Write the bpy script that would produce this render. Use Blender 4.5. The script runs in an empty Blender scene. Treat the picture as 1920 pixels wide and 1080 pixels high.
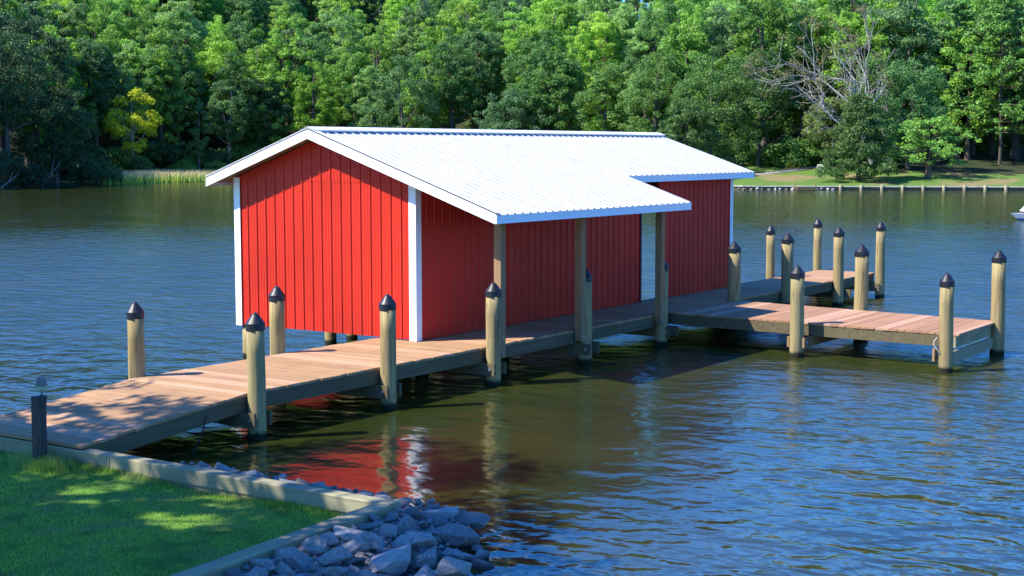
import bpy, bmesh, math, random
import numpy as np
from mathutils import Vector, Matrix

# ------------------------------------------------------------------ camera, sky, sun, exposure
scene = bpy.context.scene
COL = scene.collection
FPX = 2764.4                                   # focal length in photo pixels
CAM = np.array([-19.915, -15.679, 3.949])
CF = np.array([0.82079688, 0.56342307, -0.09405807])
CR = np.array([0.56585696, -0.82450287, -0.00096022])
CU = np.array([0.07809216, 0.05243527, 0.99556625])
cd = bpy.data.cameras.new('camera'); cam = bpy.data.objects.new('camera', cd); COL.objects.link(cam)
cam.matrix_world = Matrix([[CR[0], CU[0], -CF[0], CAM[0]], [CR[1], CU[1], -CF[1], CAM[1]], [CR[2], CU[2], -CF[2], CAM[2]], [0, 0, 0, 1]])
cd.sensor_width = 36; cd.lens = FPX / 1920 * 36; cd.clip_start = 0.1; cd.clip_end = 4000
scene.camera = cam

SUN = Vector((0.68, -0.56, -1.0)).normalized()   # travel direction of the light
world = bpy.data.worlds.new('World'); scene.world = world; world.use_nodes = True
wn = world.node_tree.nodes; wl = world.node_tree.links
bg = wn['Background']; sky = wn.new('ShaderNodeTexSky'); sky.sky_type = 'NISHITA'; sky.sun_disc = False
sky.sun_elevation = math.asin(-SUN.z); sky.sun_rotation = math.atan2(-SUN.x, -SUN.y)
sky.air_density = 1.0; sky.dust_density = 0.3; sky.ozone_density = 3.0
hs = wn.new('ShaderNodeHueSaturation'); hs.inputs['Saturation'].default_value = 1.35; wl.new(sky.outputs[0], hs.inputs['Color'])
mx = wn.new('ShaderNodeMix'); mx.data_type = 'RGBA'; mx.blend_type = 'MULTIPLY'; mx.inputs[0].default_value = 1.0
mx.inputs[7].default_value = (0.52, 0.87, 1.34, 1); wl.new(hs.outputs[0], mx.inputs[6])
wl.new(mx.outputs[2], bg.inputs[0]); bg.inputs[1].default_value = 0.148
sl = bpy.data.lights.new('sun', 'SUN'); so = bpy.data.objects.new('sun', sl); COL.objects.link(so)
sl.energy = 5.0; sl.angle = math.radians(0.5); sl.color = (1.0, 0.93, 0.82)
so.rotation_euler = SUN.to_track_quat('-Z', 'Y').to_euler(); so.location = (-40, 30, 60)
scene.view_settings.view_transform = 'Standard'; scene.view_settings.look = 'None'
scene.view_settings.gamma = 1; scene.view_settings.use_curve_mapping = False
scene.view_settings.exposure = 1.0

# ------------------------------------------------------------------ helpers
def tag(o, label=None, cat=None, group=None, kind=None):
    if label: o['label'] = label
    if cat: o['category'] = cat
    if group: o['group'] = group
    if kind: o['kind'] = kind
    return o

def empty(name, loc, label=None, cat=None, group=None, rz=0.0):
    o = bpy.data.objects.new(name, None); COL.objects.link(o)
    o.location = loc; o.rotation_euler = (0, 0, rz); o.empty_display_size = 0.2
    o['_org'] = list(loc)
    return tag(o, label, cat, group)

def origin(p):
    r = np.zeros(3)
    while p is not None:
        r += np.array(p.location[:]); p = p.parent
    return r

def mesh_obj(name, V, Fc, mats, parent=None, mi=None, smooth=False, local=False, attr=None):
    """V in world coordinates unless local; parts are stored relative to their parent's origin."""
    V = np.asarray(V, dtype=np.float64)
    if parent is not None and not local: V = V - origin(parent)
    me = bpy.data.meshes.new(name)
    if isinstance(Fc, np.ndarray):
        n, k = Fc.shape
        me.vertices.add(len(V)); me.vertices.foreach_set('co', V.astype(np.float32).ravel())
        me.loops.add(n * k); me.loops.foreach_set('vertex_index', Fc.astype(np.int32).ravel())
        me.polygons.add(n); me.polygons.foreach_set('loop_start', np.arange(0, n * k, k, dtype=np.int32))
        me.update(calc_edges=True)
    else:
        me.from_pydata(V.tolist(), [], Fc)
    if not isinstance(mats, (list, tuple)): mats = [mats]
    for m in mats: me.materials.append(m)
    if mi is not None: me.polygons.foreach_set('material_index', np.asarray(mi, dtype=np.int32))
    if smooth: me.polygons.foreach_set('use_smooth', np.ones(len(me.polygons), dtype=bool))
    me.update()
    o = bpy.data.objects.new(name, me); COL.objects.link(o)
    if parent is not None: o.parent = parent
    return o

class MB:
    def __init__(s): s.v = []; s.f = []; s.m = []
    def add(s, v, f, m=0):
        b = len(s.v); s.v += [tuple(p) for p in v]; s.f += [tuple(b + i for i in q) for q in f]; s.m += [m] * len(f)
    def hexa(s, lo, hi, m=0):
        """lo, hi: 4 points each, counter-clockwise from above"""
        s.add(list(lo) + list(hi), [(3, 2, 1, 0), (4, 5, 6, 7), (0, 1, 5, 4), (1, 2, 6, 5), (2, 3, 7, 6), (3, 0, 4, 7)], m)
    def box(s, x0, x1, y0, y1, z0, z1, m=0):
        s.hexa([(x0, y0, z0), (x1, y0, z0), (x1, y1, z0), (x0, y1, z0)], [(x0, y0, z1), (x1, y0, z1), (x1, y1, z1), (x0, y1, z1)], m)
    def beam(s, a, b, w, h, m=0, c=0.0):
        """box from a to b, width w sideways, height h; a and b at the middle of the top; c = corner chamfer"""
        a = np.array(a, float); b = np.array(b, float); d = b - a; n = np.array([-d[1], d[0], 0.0]); n /= np.linalg.norm(n)
        if c:
            pr = [(-w/2, -h), (w/2, -h), (w/2, -c), (w/2 - c, 0), (-w/2 + c, 0), (-w/2, -c)]
        else: pr = [(-w/2, -h), (w/2, -h), (w/2, 0), (-w/2, 0)]
        k = len(pr); v = []
        for p in (a, b):
            for (u, z) in pr: v.append(p + n * u + np.array([0, 0, z]))
        f = [tuple(range(k)), tuple(range(2*k - 1, k - 1, -1))] + [((i + 1) % k, i, i + k, (i + 1) % k + k) for i in range(k)]
        s.add(v, f, m)
    def tube(s, pts, rad, n=8, m=0, cap=True):
        pts = [np.array(p, float) for p in pts]
        if not hasattr(rad, '__len__'): rad = [rad] * len(pts)
        v = []; f = []
        for i, p in enumerate(pts):
            d = pts[min(i + 1, len(pts) - 1)] - pts[max(i - 1, 0)]; d /= (np.linalg.norm(d) + 1e-9)
            a = np.cross(d, [0.13, 0.97, 0.21]) if abs(d[1]) < 0.9 else np.cross(d, [1, 0, 0.1])
            a /= np.linalg.norm(a); b = np.cross(d, a)
            for k in range(n):
                t = 2 * math.pi * k / n; v.append(p + (a * math.cos(t) + b * math.sin(t)) * rad[i])
        for i in range(len(pts) - 1):
            for k in range(n):
                f.append((i*n + k, i*n + (k + 1) % n, (i + 1)*n + (k + 1) % n, (i + 1)*n + k))
        if cap: f += [tuple(range(n - 1, -1, -1)), tuple(range((len(pts) - 1)*n, len(pts)*n))]
        s.add(v, f, m)
    def build(s, name, mats, parent=None, smooth=False, local=False):
        return mesh_obj(name, s.v, s.f, mats, parent, s.m, smooth, local)

# ------------------------------------------------------------------ materials
class NT:
    def __init__(s, name):
        s.m = bpy.data.materials.new(name); s.m.use_nodes = True; s.t = s.m.node_tree; s.t.nodes.clear()
        s.out = s.n('ShaderNodeOutputMaterial')
    def n(s, t, **k):
        o = s.t.nodes.new(t)
        for a, b in k.items(): setattr(o, a, b)
        return o
    def l(s, a, b): s.t.links.new(a, b)
    def set(s, node, **k):
        for a, b in k.items():
            i = node.inputs[a.replace('_', ' ')]
            if hasattr(b, 'links'): s.l(b, i)
            else: i.default_value = b
    def coords(s, kind='Object', scale=(1, 1, 1), rot=(0, 0, 0)):
        c = s.n('ShaderNodeTexCoord'); mp = s.n('ShaderNodeMapping'); s.l(c.outputs[kind], mp.inputs[0])
        mp.inputs['Scale'].default_value = scale; mp.inputs['Rotation'].default_value = rot
        return mp.outputs[0]
    def pos(s, scale=(1, 1, 1), rot=(0, 0, 0)):
        c = s.n('ShaderNodeNewGeometry'); mp = s.n('ShaderNodeMapping'); s.l(c.outputs['Position'], mp.inputs[0])
        mp.inputs['Scale'].default_value = scale; mp.inputs['Rotation'].default_value = rot
        return mp.outputs[0]
    def noise(s, vec, scale, detail=4, rough=0.55, dist=0.0):
        o = s.n('ShaderNodeTexNoise'); s.l(vec, o.inputs['Vector'])
        o.inputs['Scale'].default_value = scale; o.inputs['Detail'].default_value = detail
        o.inputs['Roughness'].default_value = rough; o.inputs['Distortion'].default_value = dist
        return o.outputs['Fac']
    def ramp(s, fac, stops):
        o = s.n('ShaderNodeValToRGB'); s.l(fac, o.inputs[0]); e = o.color_ramp.elements
        while len(e) < len(stops): e.new(0.5)
        for i, (p, c) in enumerate(stops):
            e[i].position = p; e[i].color = (c, c, c, 1) if not hasattr(c, '__len__') else (*c, 1)
        return o.outputs[0]
    def mix(s, a, b, fac, mode='MIX'):
        o = s.n('ShaderNodeMix', data_type='RGBA', blend_type=mode)
        for i, v in ((0, fac), (6, a), (7, b)):
            if hasattr(v, 'links'): s.l(v, o.inputs[i])
            else: o.inputs[i].default_value = v if i == 0 else (*v, 1)
        return o.outputs[2]
    def math(s, op, a, b=None, clamp=False):
        o = s.n('ShaderNodeMath', operation=op); o.use_clamp = clamp
        for i, v in ((0, a), (1, b)):
            if v is None: continue
            if hasattr(v, 'links'): s.l(v, o.inputs[i])
            else: o.inputs[i].default_value = v
        return o.outputs[0]
    def bump(s, h, dist=0.01, strength=1.0, normal=None):
        o = s.n('ShaderNodeBump'); s.l(h, o.inputs['Height'])
        if hasattr(dist, 'links'): s.l(dist, o.inputs['Distance'])
        else: o.inputs['Distance'].default_value = dist
        o.inputs['Strength'].default_value = strength
        if normal is not None: s.l(normal, o.inputs['Normal'])
        return o.outputs[0]
    def bsdf(s, color, rough=0.6, normal=None, spec=0.5, metallic=0.0, **k):
        b = s.n('ShaderNodeBsdfPrincipled')
        for nm, v in (('Base Color', color), ('Roughness', rough), ('Specular IOR Level', spec), ('Metallic', metallic)):
            if hasattr(v, 'links'): s.l(v, b.inputs[nm])
            else: b.inputs[nm].default_value = (*v, 1) if hasattr(v, '__len__') else v
        if normal is not None: s.l(normal, b.inputs['Normal'])
        for a, v in k.items(): b.inputs[a.replace('_', ' ')].default_value = v
        s.l(b.outputs[0], s.out.inputs[0]); return b

def mat_wood(name, c1, c2, c3=None, axis='Z', grain=1.0, island=0.0, rough=0.8, wet=False, light=None, spots=False):
    t = NT(name); st = {'X': (1.2, 22, 22), 'Y': (22, 1.2, 22), 'Z': (22, 22, 1.2)}[axis]
    v = t.pos(tuple(a * grain for a in st)); g = t.noise(v, 1.0, 5, 0.6, 0.4)
    big = t.noise(t.pos(), 1.7, 3)
    col = t.mix(c1, c2, t.ramp(g, [(0.35, 0.0), (0.65, 1.0)]))
    col = t.mix(col, c3 or tuple(x * 0.6 for x in c1), t.ramp(big, [(0.45, 0.0), (0.75, 0.7)]))
    if island:
        r = t.n('ShaderNodeNewGeometry').outputs['Random Per Island']
        col = t.mix(col, tuple(x * 0.62 for x in c1), t.ramp(r, [(0.0, island), (0.45, 0.0)]))
        if light: col = t.mix(col, light, t.ramp(r, [(0.72, 0.0), (0.95, 0.8)]))
        kn = t.n('ShaderNodeTexVoronoi'); t.l(t.pos((3.2, 3.2, 3.2)), kn.inputs['Vector']); kn.inputs['Scale'].default_value = 1.0
        col = t.mix(col, tuple(x * 0.3 for x in c1), t.ramp(kn.outputs['Distance'], [(0.03, 0.8), (0.07, 0.0)]))
    if spots:
        kn = t.n('ShaderNodeTexVoronoi'); t.l(t.pos((5, 5, 2.4)), kn.inputs['Vector']); kn.inputs['Scale'].default_value = 1.0
        col = t.mix(col, tuple(x * 0.35 for x in c1), t.ramp(kn.outputs['Distance'], [(0.06, 0.75), (0.13, 0.0)]))
    if spots:
        oi = t.n('ShaderNodeObjectInfo'); col = t.mix(col, tuple(x * y for x, y in zip(c1, (0.72, 0.80, 0.85))), t.ramp(oi.outputs['Random'], [(0.2, 0.55), (0.7, 0.0)]))
        ln = t.noise(t.pos({'Z': (9, 9, 0.7), 'X': (0.7, 16, 16), 'Y': (16, 0.7, 16)}[axis]), 1.0, 3, 0.6); col = t.mix(col, tuple(x * 0.42 for x in c2), t.ramp(ln, [(0.60, 0.0), (0.70, 0.75)]))
    if wet:
        z = t.n('ShaderNodeSeparateXYZ'); t.l(t.pos(), z.inputs[0])
        zz = t.math('ADD', z.outputs[2], t.math('MULTIPLY', t.noise(t.pos(), 9, 2), 0.08))
        mr = t.ramp(zz, [(0.11, 1.0), (0.17, 0.0)])
        col = t.mix(col, (0.018, 0.02, 0.012), mr)
    t.bsdf(col, rough, t.bump(g, 0.004, 0.8), 0.12)
    return t.m

M = {}
M['pile'] = mat_wood('treated_pile_wood', (0.38, 0.295, 0.135), (0.20, 0.16, 0.075), (0.24, 0.16, 0.07), 'Z', 1.0, wet=True, spots=True)
M['post'] = mat_wood('square_post_wood', (0.38, 0.22, 0.11), (0.25, 0.15, 0.075), (0.22, 0.16, 0.085), 'Z', 1.0, spots=True)
M['deckY'] = mat_wood('deck_boards_across', (0.44, 0.265, 0.14), (0.31, 0.18, 0.09), (0.30, 0.17, 0.09), 'Y', 0.9, 0.55, light=(0.48, 0.29, 0.18))
M['deckX'] = mat_wood('deck_boards_along', (0.40, 0.22, 0.125), (0.32, 0.17, 0.095), (0.27, 0.15, 0.095), 'X', 0.9, 0.5, light=(0.47, 0.30, 0.20))
M['beam'] = mat_wood('framing_timber', (0.14, 0.115, 0.062), (0.095, 0.08, 0.045), (0.10, 0.09, 0.05), 'X', 0.7, rough=0.85)
M['timber'] = mat_wood('wall_timber_along', (0.38, 0.33, 0.19), (0.24, 0.21, 0.12), (0.17, 0.13, 0.08), 'X', 0.6, rough=0.85, spots=True)
M['timberY'] = mat_wood('wall_timber_across', (0.38, 0.33, 0.19), (0.24, 0.21, 0.12), (0.17, 0.13, 0.08), 'Y', 0.6, rough=0.85, spots=True)
M['oldpost'] = mat_wood('weathered_grey_post', (0.10, 0.085, 0.075), (0.05, 0.042, 0.038), (0.14, 0.12, 0.11), 'Z', 1.6, rough=0.95)

def mat_simple(name, col, rough=0.5, spec=0.5, metallic=0.0, var=0.08, scale=2.0, bump=0.0):
    t = NT(name); n = t.noise(t.pos(), scale, 4)
    c = t.mix(col, tuple(x * (1 - var * 3) for x in col), t.ramp(n, [(0.35, 0.0), (0.75, 1.0)]))
    t.bsdf(c, rough, t.bump(n, bump) if bump else None, spec, metallic); return t.m
M['red'] = mat_simple('red_painted_metal', (0.57, 0.028, 0.012), 0.45, 0.2, var=0.07, scale=0.9, bump=0.003)
M['white'] = mat_simple('white_painted_metal', (0.80, 0.81, 0.82), 0.35, 0.5, var=0.015, scale=1.5, bump=0.0015)
M['roof'] = mat_simple('white_roof_metal', (0.66, 0.66, 0.655), 0.4, 0.4, var=0.025, scale=0.8, bump=0.002)
M['seam'] = mat_simple('roof_rib_shade', (0.325, 0.325, 0.325), 0.6, 0.3, var=0.12, scale=5)  # grey for the rib flanks: thin shade lines put into the colour
M['jamb'] = mat_simple('dark_red_edge', (0.06, 0.01, 0.03), 0.5)
M['screw'] = mat_simple('screw_heads', (0.16, 0.02, 0.02), 0.5)
M['bolt'] = mat_simple('galvanised_steel', (0.45, 0.46, 0.48), 0.45, 0.5, 0.8)
M['cap'] = mat_simple('black_plastic_cap', (0.012, 0.013, 0.018), 0.42, 0.4, var=0.05, scale=12)
M['rope'] = mat_simple('pale_rope', (0.55, 0.52, 0.45), 0.9, 0.2, var=0.1, scale=60)
M['darkrope'] = mat_simple('dark_line', (0.02, 0.02, 0.02), 0.9, 0.2)
M['lens'] = mat_simple('frosted_lens', (0.42, 0.47, 0.30), 0.4, 0.5)
M['lampcap'] = mat_simple('weathered_lamp_cap', (0.22, 0.20, 0.19), 0.7, 0.4, scale=20)
M['hull'] = mat_simple('white_gelcoat', (0.80, 0.80, 0.80), 0.2, 0.5)
M['hullblue'] = mat_simple('blue_gelcoat', (0.03, 0.10, 0.45), 0.2, 0.5)
M['vinyl'] = mat_simple('dark_vinyl', (0.03, 0.03, 0.035), 0.6, 0.4)
M['soffit'] = mat_wood('underside_plywood', (0.34, 0.20, 0.10), (0.28, 0.16, 0.08), None, 'Y', 0.6)
M['bark'] = mat_wood('bark', (0.13, 0.11, 0.085), (0.075, 0.062, 0.05), None, 'Z', 0.25, rough=0.95)
M['palebark'] = mat_wood('pale_bark', (0.31, 0.30, 0.27), (0.22, 0.215, 0.19), None, 'Z', 0.25, rough=0.95)

def mat_leaf(name, trans=0.45):
    t = NT(name); oi = t.n('ShaderNodeObjectInfo')
    g = t.n('ShaderNodeNewGeometry').outputs['Random Per Island']
    n = t.noise(t.pos(), 0.55, 3)
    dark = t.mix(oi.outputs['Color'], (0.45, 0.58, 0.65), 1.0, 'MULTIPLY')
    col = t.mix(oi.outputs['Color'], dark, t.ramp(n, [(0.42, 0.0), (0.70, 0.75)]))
    warm = t.mix(oi.outputs['Color'], (1.55, 1.30, 0.75), 1.0, 'MULTIPLY')
    col = t.mix(col, warm, t.ramp(g, [(0.55, 0.0), (1.0, 0.75)]))
    hsv = t.n('ShaderNodeHueSaturation'); t.l(col, hsv.inputs['Color'])
    rv = t.n('ShaderNodeMapRange'); t.l(oi.outputs['Random'], rv.inputs[0]); rv.inputs[3].default_value = 2.1; rv.inputs[4].default_value = 3.2
    t.l(rv.outputs[0], hsv.inputs['Value'])
    b = t.bsdf(hsv.outputs[0], 0.55, None, 0.35)
    tr = t.n('ShaderNodeBsdfTranslucent'); t.l(hsv.outputs[0], tr.inputs[0])
    ms = t.n('ShaderNodeMixShader'); ms.inputs[0].default_value = trans
    t.l(b.outputs[0], ms.inputs[1]); t.l(tr.outputs[0], ms.inputs[2]); t.l(ms.outputs[0], t.out.inputs[0])
    return t.m
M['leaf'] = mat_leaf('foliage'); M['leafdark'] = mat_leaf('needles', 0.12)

def mat_water():
    t = NT('lake_water')
    p = t.pos((1, 1, 1), (0, 0, math.radians(-8)))
    def stretch(sx, sy, ang=-8): return t.pos((sx, sy, 1), (0, 0, math.radians(ang)))
    sx = t.n('ShaderNodeSeparateXYZ'); t.l(t.pos(), sx.inputs[0])
    # wind: how ruffled the surface is, as a function of where it lies on the lake
    s = t.math('ADD', t.math('MULTIPLY', sx.outputs[0], 0.8245), t.math('MULTIPLY', sx.outputs[1], 0.5659))
    s = t.math('ADD', s, t.math('MULTIPLY', t.noise(t.pos(), 0.05, 3), 26))
    far = t.n('ShaderNodeMapRange'); t.l(s, far.inputs[0]); far.inputs[1].default_value = 38; far.inputs[2].default_value = 72
    far.inputs[3].default_value = 1; far.inputs[4].default_value = 0.5
    # sheltered pool between the walkway and the rock bank
    dx = t.math('DIVIDE', t.math('ADD', sx.outputs[0], 6.5), 6.5); dy = t.math('DIVIDE', t.math('ADD', sx.outputs[1], 4.2), 4.2)
    rr = t.math('SQRT', t.math('ADD', t.math('MULTIPLY', dx, dx), t.math('MULTIPLY', dy, dy)))
    near = t.n('ShaderNodeMapRange'); t.l(rr, near.inputs[0]); near.inputs[1].default_value = 0.5; near.inputs[2].default_value = 1.9
    near.inputs[3].default_value = 0.30; near.inputs[4].default_value = 1.0
    amp = t.math('MULTIPLY', far.outputs[0], near.outputs[0])
    patch = t.n('ShaderNodeMapRange'); t.l(t.noise(stretch(0.25, 0.08), 1.0, 3), patch.inputs[0]); patch.inputs[1].default_value = 0.3; patch.inputs[2].default_value = 0.7
    patch.inputs[3].default_value = 0.75; patch.inputs[4].default_value = 1.2
    amp = t.math('MULTIPLY', amp, patch.outputs[0])
    h1 = t.noise(stretch(1.7, 1.1), 1.0, 1.5, 0.4, 0.5)
    h2 = t.noise(stretch(4.4, 3.3, 8), 1.0, 1.5, 0.45, 0.5)
    h3 = t.noise(stretch(13, 8, -20), 1.0, 2, 0.5)
    h = t.math('ADD', t.math('MULTIPLY', h1, 0.112), t.math('ADD', t.math('MULTIPLY', h2, 0.040), t.math('MULTIPLY', h3, 0.004)))
    nrm = t.bump(h, t.math('MULTIPLY', amp, 0.95), 1.0)
    body = t.mix((0.017, 0.025, 0.004), (0.032, 0.037, 0.006), t.ramp(t.noise(t.pos(), 0.35, 3), [(0.35, 0), (0.7, 1)]))
    ro = t.n('ShaderNodeMapRange'); t.l(s, ro.inputs[0]); ro.inputs[1].default_value = -4; ro.inputs[2].default_value = 18
    ro.inputs[3].default_value = 0.015; ro.inputs[4].default_value = 0.25
    b = t.bsdf(body, 0.03, nrm, 0.5); b.inputs['IOR'].default_value = 1.7
    rf = t.n('ShaderNodeMapRange'); t.l(s, rf.inputs[0]); rf.inputs[1].default_value = 36; rf.inputs[2].default_value = 66
    rf.inputs[3].default_value = 1.0; rf.inputs[4].default_value = 0.42
    t.l(t.math('MULTIPLY', ro.outputs[0], rf.outputs[0]), b.inputs['Roughness'])
    return t.m
M['water'] = mat_water()

def mat_ground():
    t = NT('far_bank_ground'); n = t.noise(t.pos(), 0.16, 5, 0.6); n2 = t.noise(t.pos(), 1.3, 4)
    g = t.mix((0.075, 0.15, 0.022), (0.10, 0.17, 0.03), n2)
    c = t.mix(g, (0.22, 0.16, 0.075), t.ramp(n, [(0.50, 0.0), (0.60, 0.85)]))
    t.bsdf(c, 0.9, t.bump(n2, 0.08), 0.2); return t.m
def mat_soil():
    t = NT('forest_floor'); n = t.noise(t.pos(), 0.7, 5, 0.6)
    c = t.mix((0.02, 0.032, 0.012), (0.045, 0.048, 0.022), n)
    t.bsdf(c, 0.95, t.bump(n, 0.1), 0.15); return t.m
def mat_lawn():
    t = NT('lawn_ground'); n = t.noise(t.pos(), 1.2, 5, 0.65); n2 = t.noise(t.pos(), 9, 4)
    g = t.mix((0.07, 0.17, 0.022), (0.11, 0.24, 0.035), n2)
    c = t.mix(g, (0.09, 0.085, 0.045), t.ramp(n, [(0.60, 0.0), (0.72, 0.7)]))
    t.bsdf(c, 0.95, t.bump(n2, 0.03), 0.2); return t.m
def mat_grass():
    t = NT('grass_blades'); r = t.n('ShaderNodeNewGeometry').outputs['Random Per Island']; n = t.noise(t.pos(), 1.6, 4, 0.65)
    g = t.mix((0.22, 0.42, 0.05), (0.45, 0.58, 0.09), r)
    c = t.mix(g, (0.36, 0.34, 0.16), t.ramp(n, [(0.48, 0.0), (0.68, 0.8)]))
    c = t.mix(c, (0.07, 0.17, 0.03), t.ramp(t.noise(t.pos(), 2.6, 3), [(0.50, 0.0), (0.68, 0.7)]))
    b = t.bsdf(c, 0.6, None, 0.3)
    tr = t.n('ShaderNodeBsdfTranslucent'); t.l(c, tr.inputs[0]); ms = t.n('ShaderNodeMixShader'); ms.inputs[0].default_value = 0.5
    t.l(b.outputs[0], ms.inputs[1]); t.l(tr.outputs[0], ms.inputs[2]); t.l(ms.outputs[0], t.out.inputs[0]); return t.m
def mat_reed():
    t = NT('marsh_reeds'); z = t.n('ShaderNodeSeparateXYZ'); t.l(t.pos(), z.inputs[0])
    r = t.n('ShaderNodeNewGeometry').outputs['Random Per Island']
    up = t.ramp(t.math('MULTIPLY', z.outputs[2], 0.5), [(0.22, 0.0), (0.55, 1.0)])
    c = t.mix(t.mix((0.32, 0.48, 0.06), (0.42, 0.50, 0.10), r), t.mix((0.75, 0.56, 0.32), (0.62, 0.56, 0.22), r), up)
    t.bsdf(c, 0.8, None, 0.2); return t.m
def mat_rock():
    t = NT('riprap_stone'); oi = t.n('ShaderNodeObjectInfo'); n = t.noise(t.coords('Object'), 6, 6, 0.7); n2 = t.noise(t.coords('Object'), 28, 4, 0.7)
    c = t.mix((0.25, 0.24, 0.235), (0.62, 0.60, 0.56), t.ramp(n, [(0.35, 0), (0.68, 1)]))
    c = t.mix(c, (0.13, 0.12, 0.115), t.ramp(n2, [(0.55, 0), (0.75, 0.6)]))
    c = t.mix(c, (0.52, 0.51, 0.47), t.ramp(oi.outputs['Random'], [(0.6, 0.0), (1.0, 0.7)]))
    c = t.mix(c, (0.13, 0.125, 0.12), t.ramp(oi.outputs['Random'], [(0.0, 0.65), (0.35, 0.0)]))
    z = t.n('ShaderNodeSeparateXYZ'); t.l(t.pos(), z.inputs[0])
    c = t.mix(c, (0.035, 0.034, 0.028), t.ramp(t.math('ADD', z.outputs[2], t.math('MULTIPLY', t.noise(t.pos(), 5, 2), 0.06)), [(0.045, 0.9), (0.10, 0.0)]))
    t.bsdf(c, 0.8, t.bump(t.math('ADD', n, t.math('MULTIPLY', n2, 0.5)), 0.06), 0.3); return t.m
M['ground'] = mat_ground(); M['soil'] = mat_soil(); M['lawn'] = mat_lawn(); M['grass'] = mat_grass(); M['reed'] = mat_reed(); M['rock'] = mat_rock()
M['gravel'] = mat_simple('pale_gravel', (0.33, 0.31, 0.28), 0.9, 0.2, var=0.15, scale=3)
M['capwood'] = mat_simple('bleached_cap_boards', (0.50, 0.48, 0.42), 0.85, 0.2, var=0.15, scale=1.5)
M['clay'] = mat_simple('terracotta', (0.38, 0.12, 0.06), 0.8, 0.3)

# ------------------------------------------------------------------ lie of the land (t = sideways from the view axis, s = depth)
AX = np.array([0.8245, 0.5659]); BX = np.array([0.5659, -0.8245])
def W2(t, s): return CAM[0] + AX[0] * s + BX[0] * t, CAM[1] + AX[1] * s + BX[1] * t
def px_t(px, s): return (px - 960) / FPX * s * 1.0
SH_T = np.array([-400, -110, -72, -52, -46, -35, -22, -5, 15, 22, 48, 70, 120, 400.])
SH_S = np.array([60, 100, 128, 152, 166, 181, 183, 176, 160, 143, 139, 138, 118, 60.])
def shore_s(t): return np.interp(t, SH_T, SH_S)
def land_z(t, s):
    d = (np.asarray(s, float) - shore_s(t)) * 0.95
    right = np.clip((np.asarray(t, float) - 12) / 14, 0, 1)
    a = 0.30 + np.clip(d, 0, 45) * 0.083 + np.clip(d - 45, 0, 120) * 0.22       # right: sloping lawn
    b = 0.06 + np.clip(d, 0, 20) * 0.02 + np.clip(d - 22, 0, 140) * 0.29                                    # left: flat marsh, wooded hill behind
    z = a * right + b * (1 - right)
    z = z + 0.25 * np.sin(np.asarray(t) * 0.21) * np.sin(np.asarray(s) * 0.17) * np.clip(d / 20, 0, 1)
    return np.where(d < 0, np.maximum(-1.8, z + d * 1.2 - 0.0), z)
tt = np.unique(np.concatenate([np.linspace(-900, -130, 20), np.linspace(-130, 130, 200), np.linspace(130, 900, 20)]))
ss = np.unique(np.concatenate([np.linspace(-120, 100, 12), np.linspace(100, 260, 150), np.linspace(260, 1500, 24)]))
T, S = np.meshgrid(tt, ss); Z = land_z(T, S); X, Y = W2(T, S)
nt, ns = len(tt), len(ss); idx = np.arange(nt * ns).reshape(ns, nt)
q = np.stack([idx[:-1, :-1], idx[:-1, 1:], idx[1:, 1:], idx[1:, :-1]], -1).reshape(-1, 4)[:, ::-1]
tc = (T[:-1, :-1] + T[1:, 1:]).ravel() / 2; sc_ = (S[:-1, :-1] + S[1:, 1:]).ravel() / 2
mi = np.where((tc > 20) & (sc_ - shore_s(tc) < 34) & ~((tc > 40.5) & (sc_ - shore_s(tc) > 13 + np.sin(tc * 1.7) * 1.5)), 1, 0)
o = mesh_obj('terrain', np.stack([X.ravel(), Y.ravel(), Z.ravel()], 1), q, [M['soil'], M['ground']], mi=mi, smooth=True); tag(o, kind='structure')

mb = MB(); mb.add([(-900, -900, 0), (900, -900, 0), (900, 900, 0), (-900, 900, 0)], [(0, 1, 2, 3)])
tag(mb.build('water', M['water']), kind='structure')

# near lawn (ground behind the timber wall)
LZ = 0.12
def lawn_z(x, y): return LZ + 0.02 * np.sin(x * 1.3 + y * 0.7) + 0.015 * np.sin(y * 2.1) + np.clip((-x - 12) * 0.02, 0, 1.0)
gx = np.concatenate([np.linspace(-60, -16, 18), np.linspace(-15.6, -8.42, 40)]); gy = np.concatenate([np.linspace(-6.42, 6, 60), np.linspace(7, 60, 20)])
GX, GY = np.meshgrid(gx, gy); GZ = lawn_z(GX, GY)
ym = -6.14 - (-GX - 8.2) * 0.074 + 0.12
GY2 = np.maximum(GY, ym); ix = np.arange(GX.size).reshape(GX.shape)
q = np.stack([ix[:-1, :-1], ix[:-1, 1:], ix[1:, 1:], ix[1:, :-1]], -1).reshape(-1, 4)
tag(mesh_obj('lawn', np.stack([GX.ravel(), GY2.ravel(), GZ.ravel()], 1), q, M['lawn'], smooth=True), kind='structure')

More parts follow.
